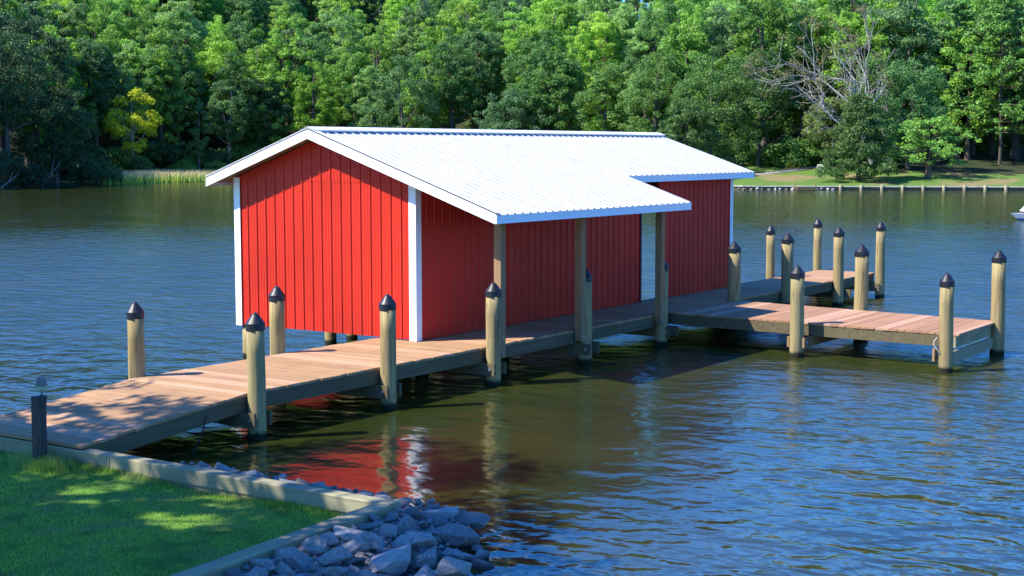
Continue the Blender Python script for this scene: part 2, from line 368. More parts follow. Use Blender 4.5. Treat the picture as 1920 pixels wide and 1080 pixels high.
# ------------------------------------------------------------------ boathouse
W = 4.27; ZB = 0.655; ZR = 4.283; SLP = 0.3444; HW = W / 2
def roof_z(y): return ZR - SLP * abs(y - HW)
bh = empty('boathouse', (6.1, 2.13, 0.0), 'red metal boathouse with white ribbed roof standing over the water beside the walkway', 'boathouse')
RB = 0.2286
def panel(name, a, b, zt, zb, parent, nout, skip=None, seam=None):
    """ribbed sheet from a to b (xy), zt(u) top height, zb bottom; nout = outward normal (xy)"""
    a = np.array(a, float); b = np.array(b, float); L = np.linalg.norm(b - a); d = (b - a) / L; n = np.array(nout, float)
    prof = []; x = 0.07
    prof.append((0, 0))
    while x < L - 0.04:
        prof += [(x - 0.022, 0), (x - 0.010, 0.019), (x + 0.010, 0.019), (x + 0.022, 0)]
        if x + RB < L - 0.02:
            prof += [(x + 0.075, 0), (x + 0.082, 0.004), (x + 0.096, 0.004), (x + 0.103, 0), (x + 0.140, 0), (x + 0.147, 0.004), (x + 0.161, 0.004), (x + 0.168, 0)]
        x += RB
    prof.append((L, 0)); mb = MB()
    levels = [lambda u: zb]
    if seam: levels += [lambda u: min(seam, zt(u) - 0.01), lambda u: min(seam, zt(u) - 0.01) - 0.0]
    levels += [zt]
    us = [p[0] for p in prof]; v = []
    for li, lf in enumerate(levels):
        off = 0.006 if (seam and li >= 2) else 0.0
        for (u, h) in prof: v.append((*(a + d * u + n * (h + off)), lf(u)))
    k = len(prof); f = []
    for li in range(len(levels) - 1):
        for i in range(k - 1): f.append((li*k + i, li*k + i + 1, (li + 1)*k + i + 1, (li + 1)*k + i))
    mb.add(v, f, 0)
    # inner face, so that the wall has thickness
    iv = [(*(a + d * u - n * 0.05), (zt(u) if top else zb)) for top in (0, 1) for u in (0, L/2, L)]
    mb.add(iv, [(1, 0, 3, 4), (2, 1, 4, 5)], 0)
    # screws beside the ribs
    rows = [] if zb > 2 else [ZB + 0.09, 1.17, 1.94, 2.53, 3.22]
    for zr in rows:
        x = 0.07 + 0.04
        while x < L - 0.05:
            if zr < zt(x) - 0.1:
                c = a + d * x + n * 0.004
                p0 = c - d * 0.006; p1 = c + d * 0.006
                mb.add([(*p0, zr - 0.006), (*p1, zr - 0.006), (*(p1 + n*0.004), zr + 0.006), (*(p0 + n*0.004), zr + 0.006)], [(0, 1, 2, 3)], 1)
            x += RB
    return mb.build(name, [M['red'], M['screw']], parent)
TH = 0.13       # roof build-up below the metal
panel('gable_wall', (0, W), (0, 0), lambda u: roof_z(W - u) - TH, ZB, bh, (-1, 0), seam=3.36)
LW = 12.23
panel('side_wall', (0.0, 0), (7.80, 0), lambda u: roof_z(0) - TH, ZB - 0.012, bh, (0, -1))
panel('side_wall', (8.62, 0), (LW, 0), lambda u: roof_z(0) - TH, ZB - 0.012, bh, (0, -1))
panel('side_wall', (LW, W), (0, W), lambda u: roof_z(W) - TH, ZB, bh, (0, 1))
panel('gable_wall', (LW, 0), (LW, W), lambda u: roof_z(u) - TH, 2.95, bh, (1, 0))
# corner trims and door edges
def corner(x, y, sx, sy, z0, z1, w=0.125):
    mb = MB(); p = 0.024
    mb.box(min(x - sx*0.0, x + sx*w), max(x, x + sx*w), min(y - sy*p, y - sy*(p+0.006)), max(y - sy*p, y - sy*(p+0.006)), z0, z1)
    mb.box(min(x - sx*p, x - sx*(p+0.006)), max(x - sx*p, x - sx*(p+0.006)), min(y - sy*(p+0.006), y + sy*w), max(y - sy*(p+0.006), y + sy*w), z0, z1)
    mb.box(min(x - sx*p, x), max(x - sx*p, x), min(y - sy*(p+0.006), y - sy*p), max(y - sy*(p+0.006), y - sy*p), z0, z1)
    return mb.build('corner_trim', M['white'], bh)
corner(0, 0, 1, 1, ZB - 0.02, roof_z(0) - TH); corner(0, W, 1, -1, ZB - 0.02, roof_z(W) - TH)
corner(LW, 0, -1, 1, ZB - 0.02, roof_z(0) - TH); corner(LW, W, -1, -1, ZB - 0.02, roof_z(W) - TH)
mb = MB(); mb.box(7.785, 7.83, -0.032, 0.06, ZB - 0.012, roof_z(0) - TH, 1); mb.box(7.832, 7.862, -0.006, 0.075, ZB - 0.012, roof_z(0) - TH, 0)
mb.build('door_jamb', [M['white'], M['jamb']], bh)

# roof: ribbed metal with an under-deck; the front slope reaches out over the walkway as far as x = 6.4
E1 = -1.928; E2 = -0.435; XN = -0.334; XF = 12.47; XP = 6.397; YB = W + 0.407
roof = None
def slope(name, x0, x1, ya, yb, parent):
    """ribbed roof sheet between x0, x1 from y=ya (upper) to y=yb (lower)"""
    prof = [(x0, 0.0)]; x = math.ceil((x0 - XN - 0.05) / RB) * RB + XN + 0.05
    if x - 0.03 < x0: x += RB
    while x < x1 - 0.03:
        prof += [(x - 0.023, 0), (x - 0.016, 0.022), (x + 0.016, 0.022), (x + 0.024, 0)]
        x += RB
    prof.append((x1, 0.0)); mb = MB(); v = []
    for y in (ya, yb):
        for (xx, h) in prof: v.append((xx, y, roof_z(y) + h))
    k = len(prof); sgn = 1 if yb < ya else -1
    f = [((i, i + 1, k + i + 1, k + i) if sgn < 0 else (i + 1, i, k + i, k + i + 1)) for i in range(k - 1)]
    mb.add(v, f)
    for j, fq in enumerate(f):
        if prof[j][1] == 0 and prof[j + 1][1] > 0: mb.m[j] = 1  # one flank of each rib takes the painted shade grey
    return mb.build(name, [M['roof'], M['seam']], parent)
# solid under-roof carries the sheets
mb = MB()
def slab(x0, x1, y0, y1, d0=0.006, d1=0.10):
    mb.hexa([(x0, y0, roof_z(y0) - d1), (x1, y0, roof_z(y0) - d1), (x1, y1, roof_z(y1) - d1), (x0, y1, roof_z(y1) - d1)],
            [(x0, y0, roof_z(y0) - d0), (x1, y0, roof_z(y0) - d0), (x1, y1, roof_z(y1) - d0), (x0, y1, roof_z(y1) - d0)])
slab(XN + 0.02, XP, E1 + 0.02, E2, ); slab(XN + 0.02, XF - 0.02, E2 + 0.02, HW); slab(XN + 0.02, XF - 0.02, HW + 0.001, YB - 0.02)
roof = mb.build('roof', M['soffit'], bh)
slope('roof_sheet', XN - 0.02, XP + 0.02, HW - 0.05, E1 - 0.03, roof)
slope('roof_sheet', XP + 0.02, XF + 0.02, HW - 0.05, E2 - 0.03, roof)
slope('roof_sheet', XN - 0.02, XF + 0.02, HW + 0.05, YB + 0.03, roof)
mb = MB()   # ridge cap: raised inverted V with hemmed edges
for sg in (-1, 1):
    y1 = HW + sg * 0.17; zt = ZR + 0.062; z1 = zt - SLP * 0.17
    mb.add([(XN - 0.03, HW, zt), (XF + 0.03, HW, zt), (XF + 0.03, y1, z1), (XN - 0.03, y1, z1)], [(0, 1, 2, 3) if sg > 0 else (3, 2, 1, 0)])
    mb.add([(XN - 0.03, y1, z1), (XF + 0.03, y1, z1), (XF + 0.03, y1 - sg*0.012, z1 - 0.028), (XN - 0.03, y1 - sg*0.012, z1 - 0.028)], [(0, 1, 2, 3) if sg > 0 else (3, 2, 1, 0)])
mb.build('ridge_cap', M['white'], roof)
def fascia(pts, h, n, parent=roof, t=0.02, dz=0.004):
    mb = MB()
    for a, b in zip(pts[:-1], pts[1:]):
        a = np.array(a, float); b = np.array(b, float); nn = np.array([n[0], n[1], 0.0])
        lo = [a - [0, 0, h], b - [0, 0, h], b - [0, 0, h] + nn * t, a - [0, 0, h] + nn * t]; hi = [p + np.array([0, 0, h + dz]) for p in lo]
        mb.hexa(lo, hi)
        # drip hem
        lo = [a - [0, 0, h + 0.004], b - [0, 0, h + 0.004], b - [0, 0, h + 0.004] + nn * (t + 0.01), a - [0, 0, h + 0.004] + nn * (t + 0.01)]
        hi = [p + np.array([0, 0, 0.012]) for p in lo]; mb.hexa(lo, hi)
    return mb.build('fascia', M['white'], parent)
def P(x, y): return (x, y, roof_z(y))
fascia([P(XN, HW), P(XN, YB)], 0.15, (-1, 0)); fascia([P(XN, E1), P(XN, HW)], 0.15, (-1, 0))
fascia([P(XF, YB), P(XF, HW)], 0.15, (1, 0)); fascia([P(XF, HW), P(XF, E2)], 0.15, (1, 0))
fascia([P(XN - 0.02, E1 - 0.003), P(XP + 0.02, E1 - 0.003)], 0.145, (0, -1), dz=-0.012)
fascia([P(XP + 0.023, E2 - 0.003), P(XF + 0.02, E2 - 0.003)], 0.145, (0, -1), dz=-0.012)
fascia([P(XP, E2), P(XP, E1)], 0.13, (1, 0)); fascia([P(XF + 0.02, YB), P(XN - 0.02, YB)], 0.145, (0, 1), dz=-0.012)
# rake flashing over the sheet edge
mb = MB()
for (x, ya, yb) in ((XN - 0.028, HW, YB + 0.03), (XN - 0.028, HW, E1 - 0.03)):
    mb.hexa([(x, min(ya, yb), roof_z(min(ya, yb)) + 0.037), (x + 0.12, min(ya, yb), roof_z(min(ya, yb)) + 0.037), (x + 0.12, max(ya, yb), roof_z(max(ya, yb)) + 0.037), (x, max(ya, yb), roof_z(max(ya, yb)) + 0.037)],
            [(x, min(ya, yb), roof_z(min(ya, yb)) + 0.045), (x + 0.12, min(ya, yb), roof_z(min(ya, yb)) + 0.045), (x + 0.12, max(ya, yb), roof_z(max(ya, yb)) + 0.045), (x, max(ya, yb), roof_z(max(ya, yb)) + 0.045)])
mb.build('rake_flashing', M['white'], roof)
# porch beam, rafters, posts
mb = MB(); mb.box(0.15, 6.2, -1.55, -1.41, roof_z(-1.48) - 0.30, roof_z(-1.48) - 0.125); mb.build('porch_beam', M['beam'], bh)
for x in (0.22, 1.4, 2.75, 4.1, 5.4, 6.05):
    mb = MB(); mb.hexa([(x, E1 + 0.05, roof_z(E1 + 0.05) - 0.125), (x + 0.04, E1 + 0.05, roof_z(E1 + 0.05) - 0.125), (x + 0.04, 0.0 - 0.03, roof_z(0) - 0.22), (x, -0.03, roof_z(0) - 0.22)],
                       [(x, E1 + 0.05, roof_z(E1 + 0.05) - 0.102), (x + 0.04, E1 + 0.05, roof_z(E1 + 0.05) - 0.102), (x + 0.04, -0.03, roof_z(-0.03) - 0.102), (x, -0.03, roof_z(-0.03) - 0.102)])
    mb.build('rafter', M['post'], bh)
for (x, wx) in ((0.37, 0.14), (2.95, 0.14), (5.96, 0.145)):
    mb = MB(); mb.box(x - wx/2, x + wx/2, -1.575, -1.433, 0.44, roof_z(-1.5) - 0.301)
    pst = mb.build('porch_post', M['post'], bh)
    for z in (0.52, 0.78):
        mb = MB(); mb.tube([(x - 0.02, -1.576, z), (x - 0.02, -1.592, z)], 0.02, 8); mb.build('bolt', M['bolt'], pst)
# piles that carry the house
def pile_mesh(x, y, ztop, r0=0.128, r1=0.118, seed=0, z0=-1.6, lean=(0, 0)):
    rn = random.Random(seed); mb = MB(); pts = []; rad = []
    for i in range(9):
        k = i / 8; pts.append((x + lean[0]*k + rn.uniform(-.004, .004), y + lean[1]*k + rn.uniform(-.004, .004), z0 + (ztop - z0) * k)); rad.append((r0 + (r1 - r0)*k) * rn.uniform(0.985, 1.015))
    mb.tube(pts, rad, 20); return mb
for i, (x, y) in enumerate(((0.13, 4.13), (2.5, 4.18), (3.3, 4.3), (6.2, 4.13), (9.3, 4.13), (12.1, 4.13), (0.3, 0.12), (3.1, 0.5), (6.2, 0.5), (9.3, 0.5), (12.1, 0.12))):
    pile_mesh(x, y, 0.60 if y > 4 else 0.33, seed=i).build('support_pile', M['pile'], bh, smooth=True)
mb = MB(); mb.box(0.03, LW - 0.03, W - 0.20, W - 0.06, 0.601, 0.80); mb.box(0.03, 0.07, 0.06, W - 0.205, 0.66, 0.80)
mb.build('sill_beam', M['beam'], bh)

# ------------------------------------------------------------------ dock
ZD = 0.632
dock = empty('dock', (4.0, -2.0, 0.0), 'long wooden walkway with a side pier and tall piles with black pointed caps', 'dock')
rnd = random.Random(5)
def decking(name, mat, boards, parent=dock):
    """boards: list of (p0,p1,q1,q0) top corners"""
    mb = MB()
    for b in boards:
        b = [np.array(p, float) for p in b]; dz = rnd.uniform(-0.003, 0.003)
        hi = [p + [0, 0, dz] for p in b]; lo = [p - [0, 0, 0.038 - dz] for p in b]; c = sum(b) / 4
        ins = [p + (c - p) * np.array([0.0, 0.0, 0]) for p in hi]
        mb.hexa(lo, hi)
    return mb.build(name, mat, parent)
B = []; x = -5.49
while x < 18.0:
    y1 = 0.885 if x < -0.02 else 0.2
    a = y1 + rnd.uniform(-.012, .012); b = -1.41 + rnd.uniform(-.018, .012)
    if -0.15 < x < 0.0: a = 0.885
    B.append([(x, b, ZD), (x + 0.139, b, ZD), (x + 0.139, a, ZD), (x, a, ZD)]); x += 0.1465
d0 = decking('walkway_decking', M['deckY'], B)
XR0 = -8.37; ZR0 = 0.372; B = []; k = 0; nb = 20; st = (-5.50 - XR0) / nb
def rz_(x): return ZR0 + (ZD - ZR0) * (x - XR0) / (-5.5 - XR0)
for i in range(nb):
    xa = XR0 + i * st; xb = xa + st - 0.007; a = 0.885 + rnd.uniform(-.01, .01); b = -1.42 + rnd.uniform(-.012, .012)
    B.append([(xa, b, rz_(xa)), (xb, b, rz_(xb)), (xb, a, rz_(xb)), (xa, a, rz_(xa))])
decking('ramp_decking', M['deckY'], B)
# side pier, boards running the long way of the house
B = []; y = -1.435; NA = 6.53; NB = 6.27; FA = 9.42; FB = 8.68
while y > -7.33:
    f0 = (-1.435 - y) / 5.9; f1 = (-1.435 - y + 0.139) / 5.9; j1 = rnd.uniform(-.012, .012); j2 = rnd.uniform(-.012, .012)
    B.append([(NA + (NB - NA)*f1 + j1, y - 0.139, ZD), (FA + (FB - FA)*f1 + j2, y - 0.139, ZD), (FA + (FB - FA)*f0 + j2, y, ZD), (NA + (NB - NA)*f0 + j1, y, ZD)]); y -= 0.1465
decking('side_pier_decking', M['deckX'], B)
zt = ZD - 0.040
def stringer(a, b, h=0.21, w=0.04, name='stringer', mat='beam'):
    mb = MB(); mb.beam(a, b, w, h); return mb.build(name, M[mat], dock)
for y in (-1.385, -0.6, 0.14):
    stringer((-5.48, y, zt), (17.97, y, zt))
stringer((-5.48, 0.85, zt), (-0.06, 0.85, zt))
stringer((17.99, -1.40, zt), (17.99, 0.19, zt))
for y in (-1.385, -0.25, 0.85):
    stringer((XR0 + 0.05, y, ZR0 - 0.042), (-5.50, y, zt))
stringer((NA + 0.03, -1.45, zt), (NB + 0.03, -7.30, zt)); stringer((FA - 0.03, -1.45, zt), (FB - 0.03, -7.30, zt)); stringer(((NA+FA)/2, -1.45, zt), ((NB+FB)/2, -7.30, zt))
mb = MB(); mb.beam((NB - 0.0, -7.355, ZD - 0.006), (FB + 0.0, -7.355, ZD - 0.006), 0.042, 0.25); mb.build('end_board', M['timber'], dock)

def bent(x, y0, y1):     # pair of cross beams running in y, either side of the pile
    for sx in (-0.155, 0.155):
        mb = MB(); mb.box(x + sx - 0.02, x + sx + 0.02, y0, y1, zt - 0.415, zt - 0.212); o = mb.build('cross_beam', M['beam'], dock)
        mb = MB(); e = -1 if sx < 0 else 1
        mb.tube([(x + sx + e*0.0205, y0 + 0.09, zt - 0.31), (x + sx + e*0.04, y0 + 0.09, zt - 0.31)], 0.026, 8); mb.build('bolt', M['bolt'], o)
for x in (-5.48, -2.65): bent(x, -1.66, 1.04)
for x in (0.10, 3.14, 6.22, 9.4, 12.1, 15.5, 17.8): bent(x, -1.70, 0.42)
def bentx(y, x0, x1, h=0.19):
    for sy in (-0.155, 0.155):
        mb = MB(); mb.box(x0, x1, y + sy - 0.02, y + sy + 0.02, zt - 0.405, zt - 0.212); o = mb.build('cross_beam', M['post'], dock)
        mb = MB(); e = -1 if sy < 0 else 1
        mb.tube([(x0 + 0.11, y + sy + e*0.0205, zt - 0.31), (x0 + 0.11, y + sy + e*0.04, zt - 0.31)], 0.024, 8); mb.build('bolt', M['bolt'], o)
bentx(-4.40, 6.03, 9.40)
for (y, x0, x1) in ((-7.36, 5.75, 8.75),):
    mb = MB(); mb.box(x0 + 0.2, x1, y - 0.06, y - 0.02, zt - 0.46, zt - 0.25); mb.build('cross_beam', M['timber'], dock)
    mb = MB(); mb.box(5.62, 5.80, y + 0.15, y + 0.19, zt - 0.40, zt - 0.17); mb.build('cross_beam', M['post'], dock)

def piling(x, y, zt_, r=0.125, seed=0, label=None):
    rn = random.Random(seed); r *= rn.uniform(0.96, 1.04)
    lx_, ly_ = rn.uniform(-.025, .025), rn.uniform(-.025, .025); x0_, y0_ = x, y; x -= lx_ * 0.6; y -= ly_ * 0.6
    p = pile_mesh(x, y, zt_ - 0.15, r * 1.07, r * 0.96, seed, lean=(lx_, ly_)); x += lx_; y += ly_
    p = p.build('piling', M['pile'], dock, smooth=True)
    if label: p['label'] = label
    mb = MB(); c = r * 0.96
    n = 24; prof = [(c + 0.006, zt_ - 0.245), (c + 0.012, zt_ - 0.245), (c + 0.012, zt_ - 0.165), (c + 0.016, zt_ - 0.16), (c + 0.014, zt_ - 0.150), (0.05, zt_ - 0.035), (0.012, zt_ + 0.0)]
    v = []; f = []
    for (rr, z) in prof:
        for k in range(n): v.append((x + rr*math.cos(2*math.pi*k/n), y + rr*math.sin(2*math.pi*k/n), z))
    for i in range(len(prof) - 1):
        for k in range(n): f.append((i*n + k, i*n + (k + 1) % n, (i + 1)*n + (k + 1) % n, (i + 1)*n + k))
    f.append(tuple(range((len(prof) - 1)*n, len(prof)*n))); mb.add(v, f)
    mb.build('piling_cap', M['cap'], p)
    return p
PL = [(-5.47, -1.53, 1.74), (-2.64, -1.53, 1.76), (0.10, -1.56, 1.74), (3.12, -1.50, 1.76), (6.10, -1.47, 1.75), (9.33, -1.50, 1.93), (12.08, -1.53, 1.99), (15.22, -1.53, 1.99), (17.78, -1.66, 2.02),
      (-5.36, 0.99, 1.73), (-2.36, 1.03, 1.73), (15.24, 0.34, 1.98), (18.26, 0.32, 2.03),
      (6.08, -4.40, 1.75), (5.74, -7.37, 1.77), (9.17, -4.47, 1.98), (8.52, -7.46, 2.02)]
PR = [0.122, 0.128, 0.125, 0.125, 0.122, 0.145, 0.142, 0.132, 0.128, 0.122, 0.125, 0.12, 0.12, 0.132, 0.125, 0.145, 0.135]
for i, (x, y, z) in enumerate(PL): piling(x, y, z, PR[i], i + 20)
for i, (x, y) in enumerate(((0.1, 0.35), (3.14, 0.35), (6.22, 0.35), (9.4, 0.35), (12.1, 0.35))):
    pile_mesh(x, y, 0.38, seed=60 + i).build('support_pile', M['pile'], dock, smooth=True)

# ropes
mb = MB(); pts = []
for i in range(15):
    k = i / 14; pts.append((5.63 - 0.05 * math.sin(k * math.pi), -7.25 + 0.05 * math.sin(k * 5), 0.62 - 0.30 * k))
mb.tube(pts, 0.008, 6)
tag(mb.build('mooring_rope', M['rope'], smooth=True), 'short pale rope hanging beside the outer near pile of the side pier', 'rope')
mb = MB(); mb.tube([(-6.3, -1.42, 0.42), (-6.45, -1.50, 0.25), (-6.75, -1.62, 0.0), (-6.9, -1.7, -0.2)], 0.009, 6)
tag(mb.build('hanging_line', M['darkrope'], smooth=True), 'thin dark line hanging from the ramp edge into the water', 'rope')

# ------------------------------------------------------------------ timber wall of the lawn, weathered post, lamp
tw = empty('timber_wall', (-8.29, -3.0, 0.0), 'low wall of squared green-tinged timbers holding back the near lawn', 'retaining wall')
rt = random.Random(9)
ZC = 0.315
mb = MB()
mb.beam((-8.295, 12.0, ZC), (-8.295, 0.05, ZC), 0.19, 0.165, 0, 0.012); mb.build('cap_timber', M['timberY'], tw)
for (ya, yb) in ((0.04, -1.95), (-1.965, -6.235)):
    mb = MB(); mb.beam((-8.295, ya, ZC), (-8.295, yb, ZC), 0.19, 0.165, 0, 0.012); mb.build('cap_timber', M['timberY'], tw)
mb = MB(); mb.box(-8.37, -8.215, -6.2, 12, -0.05, ZC - 0.168); mb.box(-8.36, -8.22, -6.19, 12, -0.8, -0.052); mb.build('wall_timber', M['timberY'], tw)
a = (-8.40, -6.155, ZC - 0.002); b = (-13.2, -6.50, ZC - 0.002)
mb = MB(); mb.beam(a, b, 0.21, 0.165, 0, 0.012); mb.build('cap_timber', M['timber'], tw)
mb = MB(); mb.beam((-13.21, -6.50, ZC - 0.002), (-24, -7.27, ZC - 0.002), 0.21, 0.165, 0, 0.012); mb.build('cap_timber', M['timber'], tw)
mb = MB(); mb.beam((-8.22, -6.17, ZC - 0.170), (-24, -7.27, ZC - 0.170), 0.15, 0.9, 0); mb.build('wall_timber', M['timber'], tw)

mb = MB(); rn = random.Random(3); n = 18; v = []; f = []
hs = [-0.2, 0.0, 0.25, 0.5, 0.72, 0.845]
for zi, z in enumerate(hs):
    for k in range(n):
        r = 0.088 * (1 + 0.05 * math.sin(3*k*0.7 + zi) + rn.uniform(-.04, .04)); tz = rn.uniform(-.012, .012) if zi == 5 else 0
        v.append((-8.62 + 0.02*zi*0.2 + r*math.cos(2*math.pi*k/n), -0.96 + r*math.sin(2*math.pi*k/n), 0.12 + z + tz))
for i in range(len(hs) - 1):
    for k in range(n): f.append((i*n + k, i*n + (k+1) % n, (i+1)*n + (k+1) % n, (i+1)*n + k))
f.append(tuple(range(5*n, 6*n))); mb.add(v, f)
tag(mb.build('wooden_post', M['oldpost']), 'weathered dark grey round post at the lawn end of the ramp', 'post')
la = empty('stake_lamp', (-8.42, -0.78, 0.12), 'small pale lamp with a brownish cap on a thin stake behind the weathered post', 'garden lamp')
lx, ly = -8.42, -0.78
mb = MB(); mb.tube([(lx, ly, 0.1), (lx, ly, 1.0)], 0.008, 8); mb.build('stake', M['darkrope'], la)
mb = MB(); mb.tube([(lx, ly, 0.99), (lx, ly, 1.01), (lx, ly, 1.06)], [0.05, 0.062, 0.066], 18); mb.build('lens', M['lens'], la, smooth=False)
mb = MB(); mb.tube([(lx, ly, 1.061), (lx, ly, 1.072), (lx, ly, 1.0721), (lx, ly, 1.14), (lx, ly, 1.155)], [0.075, 0.075, 0.064, 0.064, 0.058], 18); mb.build('lamp_cap', M['lampcap'], la)

# ------------------------------------------------------------------ rocks
def rock_mesh(seed, sx, sy, sz, n=16):
    rn = random.Random(seed); bm = bmesh.new()
    for i in range(n):
        d = Vector((rn.gauss(0, 1), rn.gauss(0, 1), rn.gauss(0, 1))).normalized() * rn.uniform(0.85, 1.08)
        bm.verts.new((d.x * sx, d.y * sy, d.z * sz))
    r = bmesh.ops.convex_hull(bm, input=bm.verts); bmesh.ops.delete(bm, geom=[g for g in r['geom_interior'] if isinstance(g, bmesh.types.BMVert)], context='VERTS')
    bmesh.ops.dissolve_limit(bm, angle_limit=math.radians(14), verts=bm.verts, edges=bm.edges)
    bmesh.ops.bevel(bm, geom=bm.edges[:], offset=0.022 * min(sx, sy, sz) * 2, segments=1, affect='EDGES', profile=0.6)
    bmesh.ops.triangulate(bm, faces=bm.faces)
    bmesh.ops.subdivide_edges(bm, edges=bm.edges, cuts=1)
    for v in bm.verts: v.co += v.normal * rn.uniform(-0.028, 0.028) * min(sx, sy, sz)
    me = bpy.data.meshes.new('riprap_rock'); bm.to_mesh(me); bm.free(); me.materials.append(M['rock']); return me
RP = [rock_mesh(i + 1, *[(1, .8, .62), (1, .7, .55), (.95, .85, .8), (1.1, .6, .45), (.9, .9, .5)][i % 5], n=10 + (i * 3) % 6) for i in range(16)]
GR = 'riprap rocks piled outside the timber wall'; LB = 'broken blue-grey rock in the bank piled against the timber wall'
def rock(x, y, z, s, me=None, rot=None, label=None, sc=(1, 1, 1), rn=random):
    o = bpy.data.objects.new('riprap_rock', me or rn.choice(RP)); COL.objects.link(o)
    o.location = (x, y, z); o.rotation_euler = rot or (rn.uniform(-.5, .5), rn.uniform(-.5, .5), rn.uniform(0, 6.28)); o.scale = (s*sc[0], s*sc[1], s*sc[2])
    tag(o, label or LB, 'rock', GR); return o
def wall_y(x): return -6.26 - (-x - 8.3) * 0.072
def bank_z(x, y):
    d = max(0, wall_y(x) - y); return 0.25 - 0.18 * d - 0.02 * d * d
rr = random.Random(21)
hero = [(-9.32, -6.62, 0.14, 0.33, 'large triangular grey slab leaning against the timber cap', (1, .95, .6)),
        (-7.98, -6.45, 0.05, 0.31, 'broad sloping bluish rock off the corner of the timber wall at the waterline', (1.1, .9, .8)),
        (-8.62, -6.62, 0.10, 0.20, 'pale-topped tilted rock just below the wall corner', (1, .8, .8)),
        (-8.42, -7.16, 0.05, 0.28, 'large pale tan-grey block near the tip of the rock bank', (1, .9, .9)),
        (-9.02, -7.02, 0.08, 0.28, 'large smooth grey boulder in the middle of the rock bank', (1.1, .9, .8)),
        (-9.55, -7.18, 0.06, 0.30, 'broad brownish-blue slab low in the rock bank', (1.1, .9, .7)),
        (-9.25, -7.68, 0.02, 0.20, 'pointed pale grey rock near the water at the foot of the bank', (1, .9, 1.1)),
        (-10.2, -6.62, 0.14, 0.19, 'pale blue-white rock beside the timber wall, left in the bank', (1.1, .8, .8)),
        (-8.9, -6.43, 0.14, 0.16, 'small pale angular rock close to the wall corner', (1, .9, .9)),
        (-8.15, -6.68, 0.07, 0.15, 'upright pale blue rock between the corner and the waterline slab', (.8, .8, 1.2)),
        (-10.9, -6.72, 0.16, 0.16, 'whitish rock lying farthest left against the wall', (1.2, .9, .7)),
        (-8.0, -5.55, 0.15, 0.14, 'white-topped rock beyond the end of the lawn wall', (1.2, .8, .8)),
        (-7.75, -2.25, -0.08, 0.19, 'rounded grey rock in the water beside the ramp', (1.2, .9, .9))]
for i, (x, y, z, s, lab, sc) in enumerate(hero):
    rock(x, y, z + 0.08, s * 1.1, RP[i % 16], (rr.uniform(-.4, .4), rr.uniform(-.3, .3), rr.uniform(0, 6.28)), lab, sc)
placed = [(h[0], h[1], h[3]) for h in hero]
def try_place(n, x0, x1, yf, s0, s1, k=0.62, zoff=0.0, lab=None):
    c = 0; tries = 0
    while c < n and tries < n * 40:
        tries += 1; x = rr.uniform(x0, x1); y = yf(x); s = rr.uniform(s0, s1)
        if any((x - a)**2 + (y - b)**2 < (k * (s + r))**2 for a, b, r in placed): continue
        z = bank_z(x, y) if y < wall_y(x) else 0.03
        if z < -0.14: continue
        rock(x, y, z + s * 0.15 + zoff, s, rn=rr, label=lab); placed.append((x, y, s)); c += 1
def bank_end(x): return 1.5 if x < -8.9 else 1.5 - (x + 8.9) * 0.75
try_place(40, -12.4, -7.85, lambda x: wall_y(x) - rr.uniform(0.12, bank_end(x)), 0.14, 0.24, 0.66, 0.02, 'medium angular blue-grey rock in the bank piled against the timber wall')
try_place(80, -12.4, -7.8, lambda x: wall_y(x) - rr.uniform(0.05, bank_end(x)), 0.06, 0.11, 0.6, 0.01, 'small broken rock filling in between the bigger ones of the bank')
try_place(24, -8.06, -7.86, lambda x: rr.uniform(-6.15, -3.0), 0.09, 0.16, 0.55, 0.17, 'pale rock in the narrow strip on the water side of the lawn timbers')
try_place(44, -8.14, -7.85, lambda x: rr.uniform(-6.2, -2.6), 0.05, 0.08, 0.5, 0.19, 'small stone in the narrow strip on the water side of the lawn timbers')
# small rubble between them, and the bank under it all
mb = MB(); rg = random.Random(8)
for i in range(1500):
    x = rg.uniform(-12.5, -7.75); d = rg.uniform(0.02, max(0.2, bank_end(x))); y = wall_y(x) - d; s = rg.uniform(0.015, 0.045); z = bank_z(x, y) + rg.uniform(-.05, .01)
    if z < -0.08: continue
    an = rg.uniform(0, 6.28); c_, s_ = math.cos(an) * s, math.sin(an) * s
    v = [(x + c_, y + s_, z), (x - s_, y + c_, z + s * .1), (x - c_, y - s_, z), (x + s_, y - c_, z - s*.1), (x + rg.uniform(-.3, .3)*s, y + rg.uniform(-.3, .3)*s, z + s * .8), (x, y, z - s * .7)]
    mb.add(v, [(0, 1, 4), (1, 2, 4), (2, 3, 4), (3, 0, 4), (1, 0, 5), (2, 1, 5), (3, 2, 5), (0, 3, 5)])
tag(mb.build('rubble', M['rock']), 'small stone rubble filling the gaps between the riprap rocks', 'rubble', kind='stuff')
xs = np.linspace(-24, -7.0, 90); ds = np.linspace(-0.25, 3.6, 30); XX, DD = np.meshgrid(xs, ds)
YY = np.array([[wall_y(x) - d for x, d in zip(r1, r2)] for r1, r2 in zip(XX, DD)])
ZZ = 0.21 - 0.19 * np.clip(DD, 0, 9) - 0.02 * DD**2 - np.clip(XX + 8.2, 0, 9) * 0.35 + 0.02*np.sin(XX*9)*np.cos(YY*8)
ix = np.arange(XX.size).reshape(XX.shape); q = np.stack([ix[:-1, :-1], ix[1:, :-1], ix[1:, 1:], ix[:-1, 1:]], -1).reshape(-1, 4)
tag(mesh_obj('shore_bank', np.stack([XX.ravel(), YY.ravel(), ZZ.ravel()], 1), q, M['rock'], smooth=True), kind='structure')

